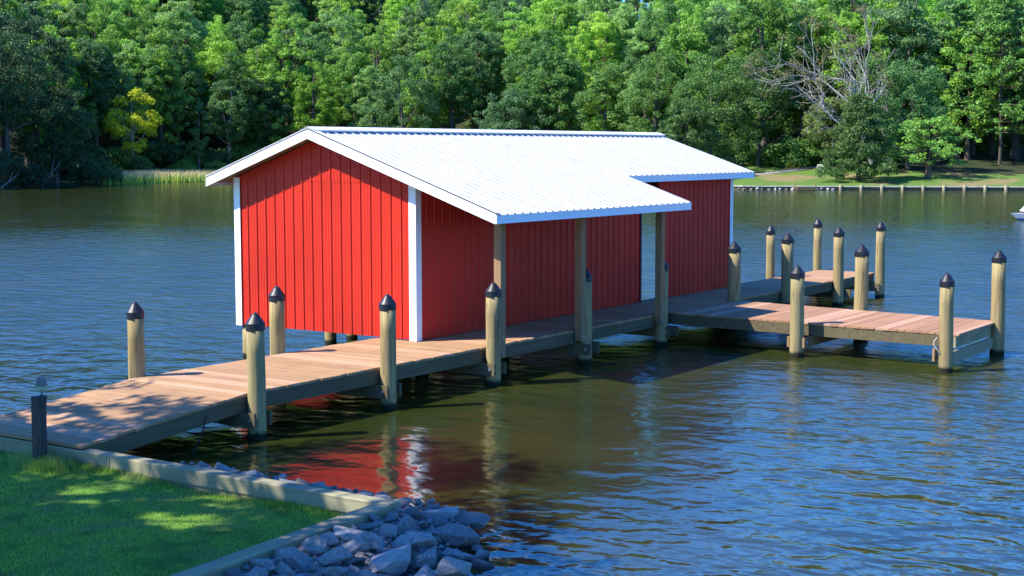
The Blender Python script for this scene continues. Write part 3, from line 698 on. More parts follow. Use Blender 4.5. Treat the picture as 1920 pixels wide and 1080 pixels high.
# ------------------------------------------------------------------ near grass
rg = np.random.default_rng(4)
def blades(n, xs, ys, zs, h0, h1, w, rng, lean=0.35):
    ang = rng.uniform(0, 2*np.pi, n); h = rng.uniform(h0, h1, n); la = rng.uniform(0, 2*np.pi, n); lm = rng.uniform(0, lean, n) * h
    c = np.stack([np.cos(ang), np.sin(ang), np.zeros(n)], 1) * (w * rng.uniform(.7, 1.3, n))[:, None] / 2
    p = np.stack([xs, ys, zs], 1); tip = p + np.stack([np.cos(la)*lm, np.sin(la)*lm, h], 1)
    V = np.stack([p - c, p + c, tip], 1).reshape(-1, 3); F = np.arange(3*n).reshape(-1, 3); return V, F
n = 190000
xs = rg.uniform(-14.6, -8.40, n); ys = rg.uniform(-6.6, 3.0, n)
ok = ys > (-6.26 - (-xs - 8.3)*0.072 + 0.22)
bare = (np.sin(xs*1.9 + 1) * np.sin(ys*1.7) + np.sin(xs*4.3)*np.sin(ys*3.7 + 2)*0.5) > 0.75
soil = (ys > -0.35) & (xs > -9.3 - 0.1*np.sin(ys*5))
ok &= ~(bare & (rg.random(n) < 0.45)) & ~(soil & (rg.random(n) < 0.8)); xs, ys = xs[ok], ys[ok]
V1, F1 = blades(len(xs), xs, ys, lawn_z(xs, ys) - 0.005, 0.015, 0.042, 0.010, rg, 0.7)
m = 4500; xe = -8.40 - np.abs(rg.normal(0, 0.07, m)); ye = rg.uniform(-6.0, -0.6, m); k2 = rg.random(m) < (0.5 + 0.5*np.sin(ye*2.3))
xe, ye = xe[k2], ye[k2]; V2, F2 = blades(len(xe), xe, ye, lawn_z(xe, ye), 0.03, 0.085, 0.009, rg, 0.6)
m = 2500; a_ = rg.uniform(0, 6.28, m); r_ = np.abs(rg.normal(0.12, 0.10, m)); xp = -8.64 + r_*np.cos(a_)*0.9; yp = -1.05 + r_*np.sin(a_)*2
V3, F3 = blades(m, np.minimum(xp, -8.40), yp, lawn_z(xp, yp), 0.06, 0.17, 0.012, rg, 0.5)
V = np.concatenate([V1, V2, V3]); F = np.concatenate([F1, F2 + len(V1), F3 + len(V1) + len(V2)])
tag(mesh_obj('grass', V, F, M['grass']), 'short green mown grass of the near lawn', 'grass', kind='stuff')

# ------------------------------------------------------------------ trees
def rot_z(v, a):
    c, s = np.cos(a), np.sin(a); return np.stack([v[:, 0]*c - v[:, 1]*s, v[:, 0]*s + v[:, 1]*c, v[:, 2]], 1)
def leaves_on(centers, radii, flat, n, size, rng, jit=0.75, up=0.35):
    """leaf-sized quads spread through the outer part of many small clumps"""
    w = radii**2; idx = rng.choice(len(centers), n, p=w / w.sum())
    d = rng.normal(size=(n, 3)); d /= np.linalg.norm(d, axis=1)[:, None]; d[:, 2] = np.where(rng.random(n) < 0.3, np.abs(d[:, 2]), d[:, 2])
    r = rng.random(n)**0.45
    p = centers[idx] + d * (radii[idx] * r)[:, None] * np.array([1, 1, flat])
    nn = d + rng.normal(size=(n, 3)) * jit + np.array([0, 0, up]); nn /= np.linalg.norm(nn, axis=1)[:, None]
    a = np.cross(nn, rng.normal(size=(n, 3))); a /= np.linalg.norm(a, axis=1)[:, None]; b = np.cross(nn, a)
    s = size * rng.uniform(0.6, 1.35, n)[:, None]
    V = np.stack([p - a*s*0.75, p - b*s*0.42, p + a*s*0.75, p + b*s*0.42], 1).reshape(-1, 3)
    return V, np.arange(4*n).reshape(-1, 4)

def broad(seed, H, R, base=0.25, nl=9000, leaf=0.26, nb=70, top=1.0, squash=1.0, clump=0.15, limbs=7, bark='bark', tr=None, sparse=False):
    """tapered trunk + limbs, crown of clumps inside an uneven egg"""
    rng = np.random.default_rng(seed); C_ = []; Rr = []
    lobes = rng.normal(size=(5, 3)); lobes /= np.linalg.norm(lobes, axis=1)[:, None]; la = rng.uniform(0.12, 0.38, 5)
    zc = H * (base + (1 - base) * 0.5); hz = H * (1 - base) * 0.5
    for i in range(nb):
        d = rng.normal(size=3); d /= np.linalg.norm(d); k = 0.80 + np.sum(la * np.maximum(0, lobes @ d)**3) - 0.1
        rr_ = rng.uniform(0.35, 1.0)**0.5 * k
        z = d[2] * rr_; wx = 1.0 - 0.28 * max(0, z) * top
        C_.append([d[0]*rr_*R*wx, d[1]*rr_*R*wx, zc + z * hz * squash]); Rr.append(R * clump * rng.uniform(0.6, 1.45) + 0.25)
    C_ = np.array(C_); Rr = np.array(Rr)
    V, F = leaves_on(C_, Rr, 0.72, nl, leaf, rng)
    mb = MB(); r0 = tr or H * 0.018; lx_, ly_ = rng.uniform(-.06, .06, 2) * H
    tp = [(0, 0, -0.6), (0, 0, 0.0), (lx_*0.1, ly_*0.1, H*0.15), (lx_*0.4, ly_*0.3, H*0.4), (lx_*0.7, ly_*0.8, H*0.65), (lx_, ly_, H*0.88)]
    mb.tube(tp, [r0*1.5, r0*1.25, r0, r0*0.75, r0*0.45, r0*0.12], 8)
    for i in rng.choice(nb, limbs, replace=False):
        e = C_[i]; h = np.clip(e[2] * rng.uniform(0.45, 0.8), H*base*0.7, H*0.75); k = h / H
        s0 = np.array([lx_*k, ly_*k, h]); mid = (s0 + e)/2 + [0, 0, -0.05*H*rng.random()]
        mb.tube([s0, mid, e], [r0*0.42, r0*0.26, r0*0.06], 6)
    return dict(cv=V, cf=F, mb=mb, bark=bark)

def pine(seed, H, R, base=0.3, nl=9000, leaf=0.22, tiers=9, per=6, bark='bark', lean=0.0, tr=None, upcurve=0.15):
    rng = np.random.default_rng(seed); C_ = []; Rr = []; mb = MB(); r0 = tr or H*0.02
    tx = lambda z: (lean * z * 0.5 + 0.15*np.sin(z*0.5), 0.12*np.cos(z*0.6))
    zz = np.linspace(0, H*0.96, 8); mb.tube([(0, 0, -0.5)] + [(*tx(z), z) for z in zz], [r0*1.4] + [r0*(1.15 - z/H*1.05) for z in zz], 8)
    for t_ in range(tiers):
        k = t_ / (tiers - 1); z = H * (base + (0.97 - base) * k); L = R * (1 - 0.68*k**1.5) * (0.75 + 0.25*min(1, k*4 + 0.3))
        for j in range(per):
            a = rng.uniform(0, 6.28); l = L * rng.uniform(0.6, 1.1); x0, y0 = tx(z); zz0 = z + rng.uniform(-.5, .5)
            e = np.array([x0 + math.cos(a)*l, y0 + math.sin(a)*l, zz0 + l*upcurve*rng.uniform(-.3, 1.5)]); s0 = np.array([x0, y0, zz0 - 0.15*l*0.3])
            mb.tube([s0, (s0 + e)/2 + [0, 0, -0.03*l], e], [r0*0.3, r0*0.18, r0*0.05], 5)
            for q_ in np.linspace(0.4, 1.05, 5):
                c = s0 + (e - s0)*q_ + rng.normal(size=3) * [0.11*l, 0.11*l, 0.05*l]; C_.append(c); Rr.append(0.055*R*rng.uniform(0.7, 1.4) + 0.16)
    V, F = leaves_on(np.array(C_), np.array(Rr), 0.55, nl, leaf, rng, 0.9, 0.8)
    return dict(cv=V, cf=F, mb=mb, bark=bark)

def cone(seed, H, R, nl=12000, leaf=0.17, nb=130, base=0.0):
    rng = np.random.default_rng(seed); C_ = []; Rr = []
    for i in range(nb):
        k = rng.random()**1.5; a = rng.uniform(0, 6.28); l = R * (1 - k)**0.62 * rng.uniform(0.55, 1.0) * (0.85 + 0.25*math.sin(a*3 + k*7))
        C_.append([math.cos(a)*l, math.sin(a)*l, H*(0.07 + 0.88*k)]); Rr.append(R*0.15*rng.uniform(.7, 1.4) + .1)
    V, F = leaves_on(np.array(C_), np.array(Rr), 0.6, nl, leaf, rng)
    mb = MB(); mb.tube([(0, 0, -.5), (0, 0, H*.4), (0.1, 0, H*.95)], [H*.03, H*.02, H*.004], 8)
    return dict(cv=V, cf=F, mb=mb, bark='bark')

def bare_tree(seed, H, R, nl=1500, leaf=0.16):
    rng = np.random.default_rng(seed); mb = MB(); tips = []
    def grow(p, d, L, r, depth):
        n = 4; pts = [p]; q = np.array(p, float); dd = np.array(d, float)
        for i in range(n):
            dd = dd + rng.normal(size=3)*0.14 + [0, 0, 0.02]; dd /= np.linalg.norm(dd); q = q + dd*L/n; pts.append(q.copy())
        mb.tube(pts, [r*(1 - 0.55*i/n) for i in range(n + 1)], 5 if depth else 8, cap=False)
        if depth >= 4: tips.append(q); return
        for k in range(4 if depth < 2 else 3):
            nd = dd + rng.normal(size=3)*0.50; nd[0] -= 0.14; nd[2] += 0.12; nd /= np.linalg.norm(nd)
            j = pts[rng.integers(2, n + 1)]; grow(j, nd, L*rng.uniform(0.58, 0.82), r*0.58, depth + 1)
    grow(np.array([0, 0, -.5]), np.array([-0.35, 0.05, 1]), H*0.34, H*0.0115, 0)
    tips = np.array(tips); C_ = tips[rng.choice(len(tips), min(len(tips), 60), replace=False)]
    V, F = leaves_on(C_, np.full(len(C_), 0.7), 0.7, nl, leaf, rng)
    return dict(cv=V, cf=F, mb=mb, bark='palebark')

def make_tree(name, spec, loc, label, cat='tree', group=None, color=(0.05, 0.10, 0.02), rz=0.0, sc=(1, 1, 1), leafmat='leaf', trunk_name='trunk'):
    r = empty(name, loc, label, cat, group, rz); r.scale = sc
    t_ = mesh_obj('trunk', spec['mb'].v, spec['mb'].f, M[spec['bark']], r, spec['mb'].m, True, True)
    c = mesh_obj('crown', spec['cv'], spec['cf'], M[leafmat], r, local=True); c.color = (*color, 1)
    return r
def copy_tree(src, loc, rz, sc, color, label=None, name=None):
    r = src.copy(); COL.objects.link(r); r.location = loc; r.rotation_euler = (0, 0, rz); r.scale = sc
    if label: r['label'] = label
    for ch in src.children:
        c = ch.copy(); COL.objects.link(c); c.parent = r
        if ch.name.startswith('crown'): c.color = (*color, 1)
    return r
def spot(px, d):        # a place on the bank: px = bearing in photo pixels, d = metres behind the shore line
    s = 150.0
    for _ in range(20): t = (px - 960) / FPX * s * 1.0; s = float(shore_s(t)) + d
    t = (px - 960) / FPX * s; x, y = W2(t, s); return float(x), float(y), float(land_z(t, s)) - 0.05

GREENS = [(0.050, 0.105, 0.018), (0.040, 0.090, 0.022), (0.065, 0.125, 0.018), (0.080, 0.150, 0.022), (0.045, 0.085, 0.030), (0.035, 0.075, 0.020)]
DARK = [(0.022, 0.050, 0.018), (0.028, 0.055, 0.022)]  # dark foliage greens, with some of the shade on these trees mixed in
# -- named trees of the far bank: (kind, bearing, depth, height, radius, colour, label, options)
BANK = [
 ('b', 20, 5, 17, 5.5, DARK[0], 'dark tall tree at the left edge of the far bank', {}),
 ('b', 75, 12, 19, 5.0, DARK[1], 'dark leafy tree second from the left edge of the far bank', {}),
 ('b', 110, 4, 11, 4.2, DARK[0], 'dark low-hanging tree over the water left of the yellow-green tree', dict(base=0.08)),
 ('b', 148, 8, 9.5, 2.2, (0.05, 0.11, 0.04), 'slim young tree with a pale trunk in front of the dark trees', dict(base=0.35, nb=26, nl=2600, bark='palebark', tr=0.13)),
 ('b', 185, 33, 15, 4.2, (0.035, 0.075, 0.025), 'dark green tree just left of the yellow-green tree', {}),
 ('b', 252, 21, 10.8, 4.3, (0.24, 0.27, 0.012), 'yellow-green tree standing alone at the edge of the marsh grass', dict(base=0.30, nb=34, nl=5200, clump=0.15, bark='palebark')),
 ('b', 312, 30, 13, 3.6, (0.035, 0.075, 0.022), 'narrow dark tree behind the yellow-green tree, on its right', {}),
 ('b', 375, 23, 11.5, 2.0, (0.05, 0.10, 0.03), 'vine-covered slim trunk rising from the marsh grass', dict(base=0.08, nb=40, nl=4200, top=0.1)),
 ('b', 430, 25, 13, 3.8, (0.045, 0.095, 0.03), 'mid-green tree on the marsh edge left of the boathouse roof', dict(bark='palebark', base=0.15)),
 ('b', 505, 27, 14, 4.2, (0.035, 0.08, 0.028), 'bluish-green tree above the left slope of the boathouse roof', dict(base=0.12)),
 ('b', 590, 25, 15.5, 3.8, (0.085, 0.17, 0.018), 'bright yellowish-green tree behind the boathouse ridge near its left end', dict(base=0.12)),
 ('b', 668, 30, 16, 4.6, (0.055, 0.12, 0.02), 'leafy green tree right of the bright yellowish one', {}),
 ('b', 760, 22, 18, 5.8, (0.042, 0.085, 0.026), 'broad dark green tree behind the left half of the ridge', dict(base=0.10)),
 ('b', 850, 30, 17, 4.8, (0.035, 0.075, 0.020), 'tall dark tree beside the black gap in the wood', dict(base=0.3)),
 ('b', 960, 24, 13, 4.8, (0.045, 0.095, 0.035), 'blue-green rounded tree right of the black gap', dict(base=0.05)),
 ('b', 1045, 30, 16, 4.6, (0.05, 0.105, 0.022), 'mid-green tree with a pale trunk above the middle of the ridge', dict(bark='palebark')),
 ('b', 1135, 26, 15, 4.6, (0.055, 0.11, 0.024), 'leafy tree above the right end of the ridge', dict(base=0.08)),
 ('b', 1225, 22, 16, 5.0, (0.05, 0.10, 0.022), 'green tree over the far end of the boathouse roof', dict(base=0.1)),
 ('b', 1285, 2.5, 9.5, 3.8, (0.040, 0.080, 0.020), 'added dark rounded shade-casting tree at the water behind the far end of the boathouse roof', dict(base=0.1)),  # added tree, placed so its shadow falls on the lawn to its right
 ('b', 1330, 16, 15.0, 6.0, (0.045, 0.09, 0.020), 'massive oak-like tree right above the roof end', dict(base=0.06, nl=15000)),
 ('b', 1420, 22, 14.0, 4.6, (0.040, 0.082, 0.020), 'dark rounded tree beside the bright lawn patch', dict(base=0.10)),
 ('b', 1500, 30, 15.5, 4.0, (0.042, 0.085, 0.02), 'dark tree behind the lawn patch and the bare-limbed tree', dict(base=0.2)),
 ('b', 1640, 24, 13.5, 4.0, (0.06, 0.12, 0.03), 'light green tree behind the bare-limbed tree', dict(base=0.15)),
 ('b', 1700, 16, 12.0, 4.8, (0.05, 0.115, 0.032), 'rounded blue-green tree standing behind the small pine', dict(base=0.12, nl=12000)),
 ('b', 1560, 20, 8.5, 4.5, (0.085, 0.125, 0.035), 'low olive-green tree at the foot of the bare-limbed tree', dict(base=0.02)),
 ('b', 1820, 34, 15, 5.5, DARK[1], 'dark tree in the shade behind the right-hand lawn', dict(base=0.15)),
 ('b', 1905, 34, 14, 5.0, DARK[0], 'dark tree at the right edge behind the shaded ground', dict(base=0.12)),
 ('b', 1760, 36, 15, 5.0, DARK[0], 'dark tree behind the rounded blue-green tree', dict(base=0.12)),
 ('p', 1790, 30, 17.5, 5.0, (0.045, 0.105, 0.022), 'tall pine right of centre of the right-hand wood', dict(base=0.32, tiers=11)),
 ('p', 1870, 25, 18.5, 5.8, (0.060, 0.135, 0.022), 'tall bright pine near the right edge with layered boughs', dict(base=0.22, tiers=13, per=8, nl=20000, tr=0.17, leaf=0.17)),
 ('p', 1938, 30, 17, 5.0, (0.050, 0.115, 0.025), 'pine cut off by the right edge of the view', dict(base=0.35, tiers=11)),
 ('p', 1738, 8.5, 5.8, 5.6, (0.060, 0.130, 0.018), 'small spreading bright green pine alone on the lawn', dict(base=0.30, tiers=5, per=9, nl=12000, leaf=0.13, tr=0.30, upcurve=0.22)),
 ('c', 1608, 5.5, 8.8, 3.7, (0.045, 0.088, 0.022), 'dense dark green conical evergreen beside the sea wall', dict()),
]
rb = random.Random(77)
for i, (k, px, d, H, R_, col, lab, op) in enumerate(BANK):
    x, y, z = spot(px, d); op = dict(op)
    if k == 'c': sp = cone(100 + i, H, R_ * 1.1, nl=17000); nm = 'evergreen_tree'
    elif k == 'b':
        op.setdefault('nl', 17000); op.setdefault('leaf', 0.175); op.setdefault('nb', 150); op.setdefault('clump', 0.10); sp = broad(100 + i, H, R_, **op); nm = 'broadleaf_tree'
    else:
        op.setdefault('nl', 10000); sp = pine(100 + i, H, R_, **op); nm = 'pine_tree'
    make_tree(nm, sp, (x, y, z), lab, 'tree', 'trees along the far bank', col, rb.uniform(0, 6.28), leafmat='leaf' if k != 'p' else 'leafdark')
x, y, z = spot(1645, 12)
make_tree('bare_limbed_tree', bare_tree(5, 23, 4, 2600), (x, y, z), 'half-dead tree with pale bare limbs and sparse brownish leaves', 'tree', 'trees along the far bank', (0.08, 0.075, 0.03), -0.97)
x, y, z = spot(1672, 14)
make_tree('bare_limbed_tree', bare_tree(11, 18, 4, 900), (x, y, z), 'smaller grey leafless tree right of the half-dead one', 'tree', 'trees along the far bank', (0.09, 0.10, 0.04), -1.6)

# shrubs
SHR = [(345, 21, 2.0, 1.7, (0.075, 0.15, 0.022), 'bright green round shrub at the back of the marsh grass'),
       (408, 21, 2.2, 1.9, (0.09, 0.15, 0.03), 'light green shrub by the left eave of the boathouse'),
       (200, 3, 1.6, 2.2, (0.03, 0.06, 0.02), 'low dark shrub at the left end of the marsh grass'),
       (160, 3, 1.8, 2.0, (0.028, 0.055, 0.02), 'low dark shrub overhanging the left bank'),
       (60, 2, 2.0, 2.4, (0.022, 0.045, 0.018), 'dark shrub on the water line under the left trees'),
       (5, 1.5, 3.6, 2.6, (0.025, 0.055, 0.025), 'drooping dark bush at the very left of the bank'),
       (1162, 19, 4.6, 2.6, (0.075, 0.16, 0.022), 'bright domed shrub just above the roof ridge'),
       (1270, 16, 3.8, 2.6, (0.05, 0.10, 0.025), 'green shrub over the right part of the roof'),
       (1360, 12, 2.2, 1.6, (0.04, 0.08, 0.02), 'small dark shrub beyond the roof end'),
       (1500, 22, 2.0, 2.2, (0.055, 0.12, 0.02), 'green shrub at the back of the bright lawn patch')]
for i, (px, d, H, R_, col, lab) in enumerate(SHR):
    x, y, z = spot(px, d)
    make_tree('shrub', broad(300 + i, H, R_, base=0.0, nl=3200, leaf=0.17, nb=34, clump=0.22, limbs=4, tr=0.06), (x, y, z), lab, 'shrub', 'shrubs along the far bank', col)

sp = broad(340, 3.2, 2.4, base=0.0, nl=5200, leaf=0.18, nb=44, clump=0.2, limbs=4, tr=0.06)
ug = None; ru = random.Random(14)
for i in range(46):
    px = 130 + i * 26 + ru.uniform(-12, 12) if i < 34 else 1250 + (i - 34) * 58
    x, y, z = spot(px, (23 if px < 700 else 19 if px < 1690 else 38) + ru.uniform(0, 7)); k = ru.uniform(0.6, 1.15); col = ru.choice([(0.04, 0.085, 0.022), (0.055, 0.11, 0.022), (0.03, 0.065, 0.02)])
    if ug is None: ug = make_tree('undergrowth_bush', sp, (x, y, z), 'leafy bush in the undergrowth at the foot of the wood', 'bush', 'bushes under the far wood', col); ug.scale = (k, k, k)
    else: copy_tree(ug, (x, y, z), ru.uniform(0, 6.28), (k * 1.2, k * 1.2, k), col)

# hillside wood: copies of a few trees
protos = []
for i in range(7):
    H = 14 + (i % 3) * 1.5; R_ = 3.6 + (i % 4) * 0.35
    sp = broad(500 + i, H, R_, base=0.06, nl=18000, leaf=0.18, nb=170, clump=0.095)
    protos.append(make_tree('woodland_tree', sp, (0, 0, -100), 'leafy green tree in the wood covering the far hillside', 'tree', 'trees of the wood on the far hillside', GREENS[i % 6]))
ph = random.Random(31); used = set(); cnt = 0
rows = [(31, 22), (36, 23), (42, 22), (49, 22), (57, 21), (66, 20), (76, 20), (87, 19), (99, 18), (112, 18), (127, 18), (143, 18)]
for ri, (d, ncol) in enumerate(rows):
    for j in range(ncol):
        px = -60 + (2040 / (ncol - 1)) * (j + (0.5 if ri % 2 else 0)) + ph.uniform(-35, 35)
        dd = d + ph.uniform(-3, 3)
        if px > 1990: continue
        if ri == 0 and 870 < px < 930: continue
        x, y, z = spot(px, dd); k = ph.randrange(7); s = ph.uniform(0.88, 1.18)
        if px > 1250: s *= 1.15
        col = ph.choice(GREENS + [GREENS[3], (0.085, 0.155, 0.02), (0.11, 0.17, 0.025), (0.075, 0.13, 0.035)]); f = 1.15 + 0.035 * ri; col = tuple(c * f for c in col)
        sc = (s * ph.uniform(.9, 1.15), s * ph.uniform(.9, 1.15), s)
        if k not in used:
            used.add(k); r = protos[k]; r.location = (x, y, z); r.scale = sc; r.rotation_euler = (0, 0, ph.uniform(0, 6.28))
            for ch in r.children:
                if ch.name.startswith('crown'): ch.color = (*col, 1)
        else: copy_tree(protos[k], (x, y, z), ph.uniform(0, 6.28), sc, col)
        cnt += 1
for j in range(34):
    px = (300 + j * 22) if j < 14 else ph.uniform(-40, 1950); x, y, z = spot(px + ph.uniform(-15, 15), ph.uniform(70, 120) if j < 14 else ph.uniform(60, 165)); k = ph.randrange(7); s_k = ph.uniform(0.9, 1.15)
    col = ph.choice(GREENS); copy_tree(protos[k], (x, y, z), ph.uniform(0, 6.28), (s_k * 1.1, s_k * 1.1, s_k), tuple(c * 1.3 for c in col))
# taller trees on the bank left of the view: they shade the dark corner of the wood
for i, (px, d, s) in enumerate([(-90, 8, 1.25), (-190, 6, 1.4), (-290, 8, 1.5), (-140, 20, 1.5), (-220, 22, 1.7), (-380, 10, 1.6), (-60, 30, 1.5), (2010, 20, 1.4), (2100, 26, 1.4)]):
    x, y, z = spot(px, d)
    copy_tree(protos[i % 7], (x, y, z), i * 1.3, (s, s, s), DARK[i % 2], 'tall dark tree on the far bank outside the left or right edge of the view')
for o in [o for o in bpy.data.objects if o.get('group') == 'trees of the wood on the far hillside' and 'outside' not in o['label']]:
    c = next(ch for ch in o.children if ch.name.startswith('crown')).color; g_ = c[0] / c[1]; z_ = o.location.z
    tone = 'yellowish green' if g_ > 0.56 else 'dark bluish green' if c[2] / c[1] > 0.3 else 'mid green' if c[1] < 0.15 else 'bright green'
    zone = 'at the foot of' if z_ < 5 else 'halfway up' if z_ < 14 else 'near the top of'
    o['label'] = '%s leafy tree %s the wooded far hillside' % (tone, zone)
# trees on the near shore, outside the view on the left: they shade the lawn, the rocks and the ramp
NEAR = [(-16.9, 2.0, 10.5, 3.6, 7), (-15.2, -1.6, 11.0, 3.0, 8), (-20.5, 5.5, 11, 3.8, 9), (-13.9, 5.3, 11.0, 3.1, 10), (-19.0, -1.2, 12.5, 3.2, 11), (-15.6, 3.3, 16.0, 3.0, 12), (-17.2, 0.2, 12.0, 2.4, 13)]
for i, (x, y, H, R_, sd) in enumerate(NEAR):
    sp = broad(sd, H, R_, base=0.42, nl=8500, leaf=0.13, nb=52, clump=0.16)
    q4 = sp['cv'].reshape(-1, 4, 3); cc = q4.mean(1) + np.array([x, y, 0.1]); gx_ = cc[:, 0] + 0.68 * (cc[:, 2] - 0.2); gy_ = cc[:, 1] - 0.56 * (cc[:, 2] - 0.2)
    keep = np.ones(len(q4), bool)          # openings in the crowns that let sun spots through
    for (hx, hy, ra, rb_) in ((-9.35, -2.6, .50, .50), (-9.60, -4.3, .38, .75), (-6.34, .5, .55, .8), (-7.5, 0, .35, .7), (-4.2, 1.0, 1.3, 1.3), (-5.5, -.7, .4, .5), (-8.2, -5.7, .3, .4), (-8.1, -4.6, .3, .3), (-6.9, -.8, .25, .5)):
        e_ = ((gx_ - hx) / ra)**2 + ((gy_ - hy) / rb_)**2 + 0.5*np.sin(gx_*9 + gy_*5) * np.sin(gy_*11 - gx_*3); keep &= e_ > np.random.default_rng(i).uniform(0.25, 1.5, len(e_))
    q4 = q4[keep]; sp['cv'] = q4.reshape(-1, 3); sp['cf'] = np.arange(4 * len(q4)).reshape(-1, 4)
    make_tree('shade_tree', sp, (x, y, 0.1), 'shade tree on the near lawn, %s' % ['nearest the ramp', 'nearest the rocks', 'farthest back', 'beside the water', 'behind the others', 'tallest of the group', 'slim one in the middle of the group'][i], 'tree', 'shade trees on the near lawn', (0.05, 0.11, 0.02))

# ------------------------------------------------------------------ marsh grass, far bank details
rg = np.random.default_rng(12); n = 60000
t_ = rg.uniform(-56, 0, n); d_ = rg.uniform(0.1, 20, n); s_ = shore_s(t_) + d_
m = (t_ / s_ > -0.272 + rg.normal(0, .003, n)); t_, s_ = t_[m], s_[m]; x_, y_ = W2(t_, s_); z_ = land_z(t_, s_)
V, F = blades(len(t_), x_, y_, z_ - 0.1, 0.6, 1.35, 0.10, rg, 0.35)
tag(mesh_obj('marsh_grass', V, F, M['reed']), 'tall tan and green marsh grass along the far bank left of the boathouse', 'marsh grass', kind='stuff')

sw = empty('sea_wall', (*W2(48, 139), 0.0), 'long low timber sea wall with short piles along the far right bank', 'sea wall')
pts = [(t, float(shore_s(t)) - 0.5) for t in np.linspace(21.5, 76, 60)]
mb = MB(); mb2 = MB()
for (a, b) in zip(pts[:-1], pts[1:]):
    p, q = W2(*a), W2(*b); mb.beam((*p, 0.28), (*q, 0.28), 0.12, 1.3); mb2.beam((*p, 0.37), (*q, 0.37), 0.42, 0.085)
mb.build('wall_boards', M['beam'], sw); mb2.build('wall_cap', M['capwood'], sw)
for px in np.arange(1575, 1990, 38.7):
    s = 138.0
    for _ in range(5): t = (px - 960)/FPX*s; s = float(shore_s(t)) - 0.78
    x, y = W2(t, s); mb = MB(); mb.tube([(x, y, -0.8), (x, y, 0.2), (x, y, 0.50)], [0.17, 0.165, 0.16], 10); mb.build('wall_pile', M['timber'], sw, smooth=True)
# stones along the left part of the sea wall
rw = random.Random(6)
for i in range(17):
    px = 1385 + i * 11 + rw.uniform(-2, 2); s = 138.0
    for _ in range(5): t = (px - 960)/FPX*s; s = float(shore_s(t)) - 0.95 + rw.uniform(-.2, .2)
    x, y = W2(t, s); o = rock(x, y, 0.05, rw.uniform(0.14, 0.32), rn=rw, label='grey shore stone at the foot of the sea wall beyond the roof end'); o['group'] = 'shore stones below the far sea wall'
# path and boulder
mb = MB(); pp = [(1330, 9.5, 1.0), (1400, 11.5, 1.0), (1450, 13.5, 1.0), (1500, 16, 1.0), (1540, 19, 1.1), (1565, 24, 1.1)]
pv = []
for px, d, w in pp:
    x, y, z = spot(px, d); x2, y2, z2 = spot(px, d + w * 2.4); pv += [(x, y, z + 0.10), (x2, y2, z2 + 0.10)]
mb.add(pv, [(2*i, 2*i + 2, 2*i + 3, 2*i + 1) for i in range(len(pp) - 1)]); tag(mb.build('path', M['gravel']), kind='structure')
x, y, z = spot(1540, 15); o = rock(x, y, z + 0.25, 0.7, rn=rw, label='pale boulder on the lawn left of the conical evergreen', sc=(1.2, .8, .9)); del o['group']; o.name = 'boulder'
x, y, z = spot(1483, 20); fp = empty('garden_stove', (x, y, z), 'small round terracotta stove in the shade behind the lawn', 'garden stove')
mb = MB(); mb.tube([(x, y, z), (x, y, z + .1), (x, y, z + .35), (x, y, z + .7), (x, y, z + 1.0)], [0.3, 0.25, 0.42, 0.46, 0.2], 14); mb.build('stove_bowl', M['clay'], fp, smooth=True)
mb = MB(); mb.tube([(x, y, z + 1.0), (x, y, z + 1.5)], [0.14, 0.11], 12); mb.build('stove_chimney', M['clay'], fp, smooth=True)
# small floating dock at the sea wall
s = 137.0; t = (1522 - 960)/FPX*s; c0 = np.array([*W2(t, float(shore_s(t)) - 1.6)]); sd = empty('landing_stage', (*c0, 0.0), 'small grey landing stage moored at the far sea wall', 'landing stage')
u = BX; w = AX; mb = MB(); mb2 = MB()
def quad(c, hu, hw, z): return [(*(c - u*hu - w*hw), z), (*(c + u*hu - w*hw), z), (*(c + u*hu + w*hw), z), (*(c - u*hu + w*hw), z)]
for k in range(9):
    cc = c0 + u * (k - 4) * 0.2; lo = quad(cc, 0.094, 0.8, 0.33); hi = quad(cc, 0.094, 0.8, 0.37); mb.hexa(lo, hi)
mb.build('decking', M['gravel'], sd); mb2.hexa(quad(c0, 0.9, 0.8, 0.02), quad(c0, 0.9, 0.8, 0.326)); mb2.build('float', M['beam'], sd)
for sg in (-1, 1):
    mb = MB(); p = c0 + u*0.98*sg; mb.tube([(*p, -0.5), (*p, 0.75)], 0.08, 8); mb.build('mooring_pile', M['pile'], sd)
# driftwood and bleached stems under the left trees
for i, (px, ln, h) in enumerate(((80, 3.4, 1.2), (98, 2.2, 2.6), (20, 2.0, 1.4))):
    x, y, z = spot(px, -1.0); mb = MB(); e = np.array([x, y, 0.05]); d = np.array([u[0], u[1], 0]) * ln
    mb.tube([e - d*0.5 - [0, 0, .15], e + [0, 0, h*.45], e + d*0.5 + [0, 0, h]], [0.07, 0.055, 0.015], 6)
    mb.tube([e + [0, 0, h*.45], e + d*0.2 + [0, 0, h*1.2]], [0.035, 0.01], 5)
    tag(mb.build('fallen_branch', M['palebark']), ['long bleached branch leaning out of the water at the left bank', 'upright bleached branch at the left bank', 'short bleached branch at the far left of the bank'][i], 'branch', 'dead branches at the left bank')

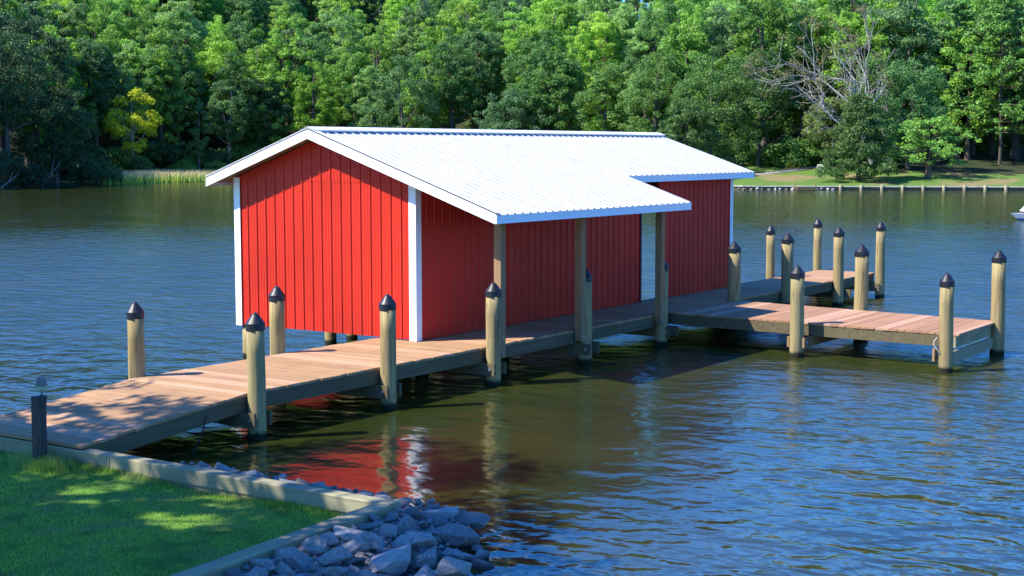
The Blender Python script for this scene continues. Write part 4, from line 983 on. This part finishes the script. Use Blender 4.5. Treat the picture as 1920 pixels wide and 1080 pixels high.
# motor boat entering on the right
bo = empty('motor_boat', (*W2((1938 - 960)/FPX*81.0, 81.0), 0.0), 'small white and blue motor boat cut off by the right edge', 'boat')
bx, by = W2((1894 - 960)/FPX*81.0, 81.0); L = 4.6; U3 = np.array([BX[0], BX[1], 0]); W3 = np.array([AX[0], AX[1], 0]); base = np.array([bx, by, 0])
def ring(k, top):
    wd = 0.95 * (1 - (1 - min(1, k*1.9))**2.2); x = k * L; z = (0.40 - 0.06*k) if top else 0.02
    f = 1.0 if top else 0.72; xx = x if top else x*0.93 + 0.45
    return base + U3*xx + W3*wd*f + [0, 0, z], base + U3*xx - W3*wd*f + [0, 0, z]
ks = np.linspace(0, 1, 12); v = []; mb = MB(); mbb = MB()
for k in ks:
    a, b = ring(k, True); c, d = ring(k, False); m1 = c + (a - c)*0.28; m2 = d + (b - d)*0.28; v.append((a, m1, c, d, m2, b))
fv = [p for r_ in v for p in r_]; n = 6
for i in range(11):
    for j in range(5):
        (mb if j in (0, 4) else mbb).add([fv[i*n + j], fv[i*n + j + 1], fv[(i+1)*n + j + 1], fv[(i+1)*n + j]], [(0, 1, 2, 3)])
    mb.add([v[i][0], v[i+1][0], v[i+1][5], v[i][5]], [(0, 1, 2, 3)])
mb.add([v[-1][j] for j in range(6)], [(0, 1, 2, 3, 4, 5)])
hull = mb.build('hull', M['hull'], bo, smooth=False); mbb.build('hull_bottom', M['hullblue'], bo)
mb = MB(); c = base + U3*0.7
mb.hexa([c + W3*.6 + [0,0,.5], c - W3*.6 + [0,0,.5], c - W3*.6 + U3*1.4 + [0,0,.46], c + W3*.6 + U3*1.4 + [0,0,.46]], [c + U3*.35 + W3*.5 + [0,0,.9], c + U3*.35 - W3*.5 + [0,0,.9], c - W3*.5 + U3*1.3 + [0,0,.82], c + W3*.5 + U3*1.3 + [0,0,.82]])
mb.build('console', M['hull'], bo)
mb = MB(); c = base + U3*3.4; mb.hexa([c + W3*.5 + [0,0,.4], c - W3*.5 + [0,0,.4], c - W3*.5 + U3*.5 + [0,0,.4], c + W3*.5 + U3*.5 + [0,0,.4]], [c + W3*.5 + [0,0,.7], c - W3*.5 + [0,0,.7], c - W3*.5 + U3*.5 + [0,0,.75], c + W3*.5 + U3*.5 + [0,0,.75]])
mb.build('seat', M['vinyl'], bo)
for o in bpy.data.objects:
    if '_org' in o: del o['_org']
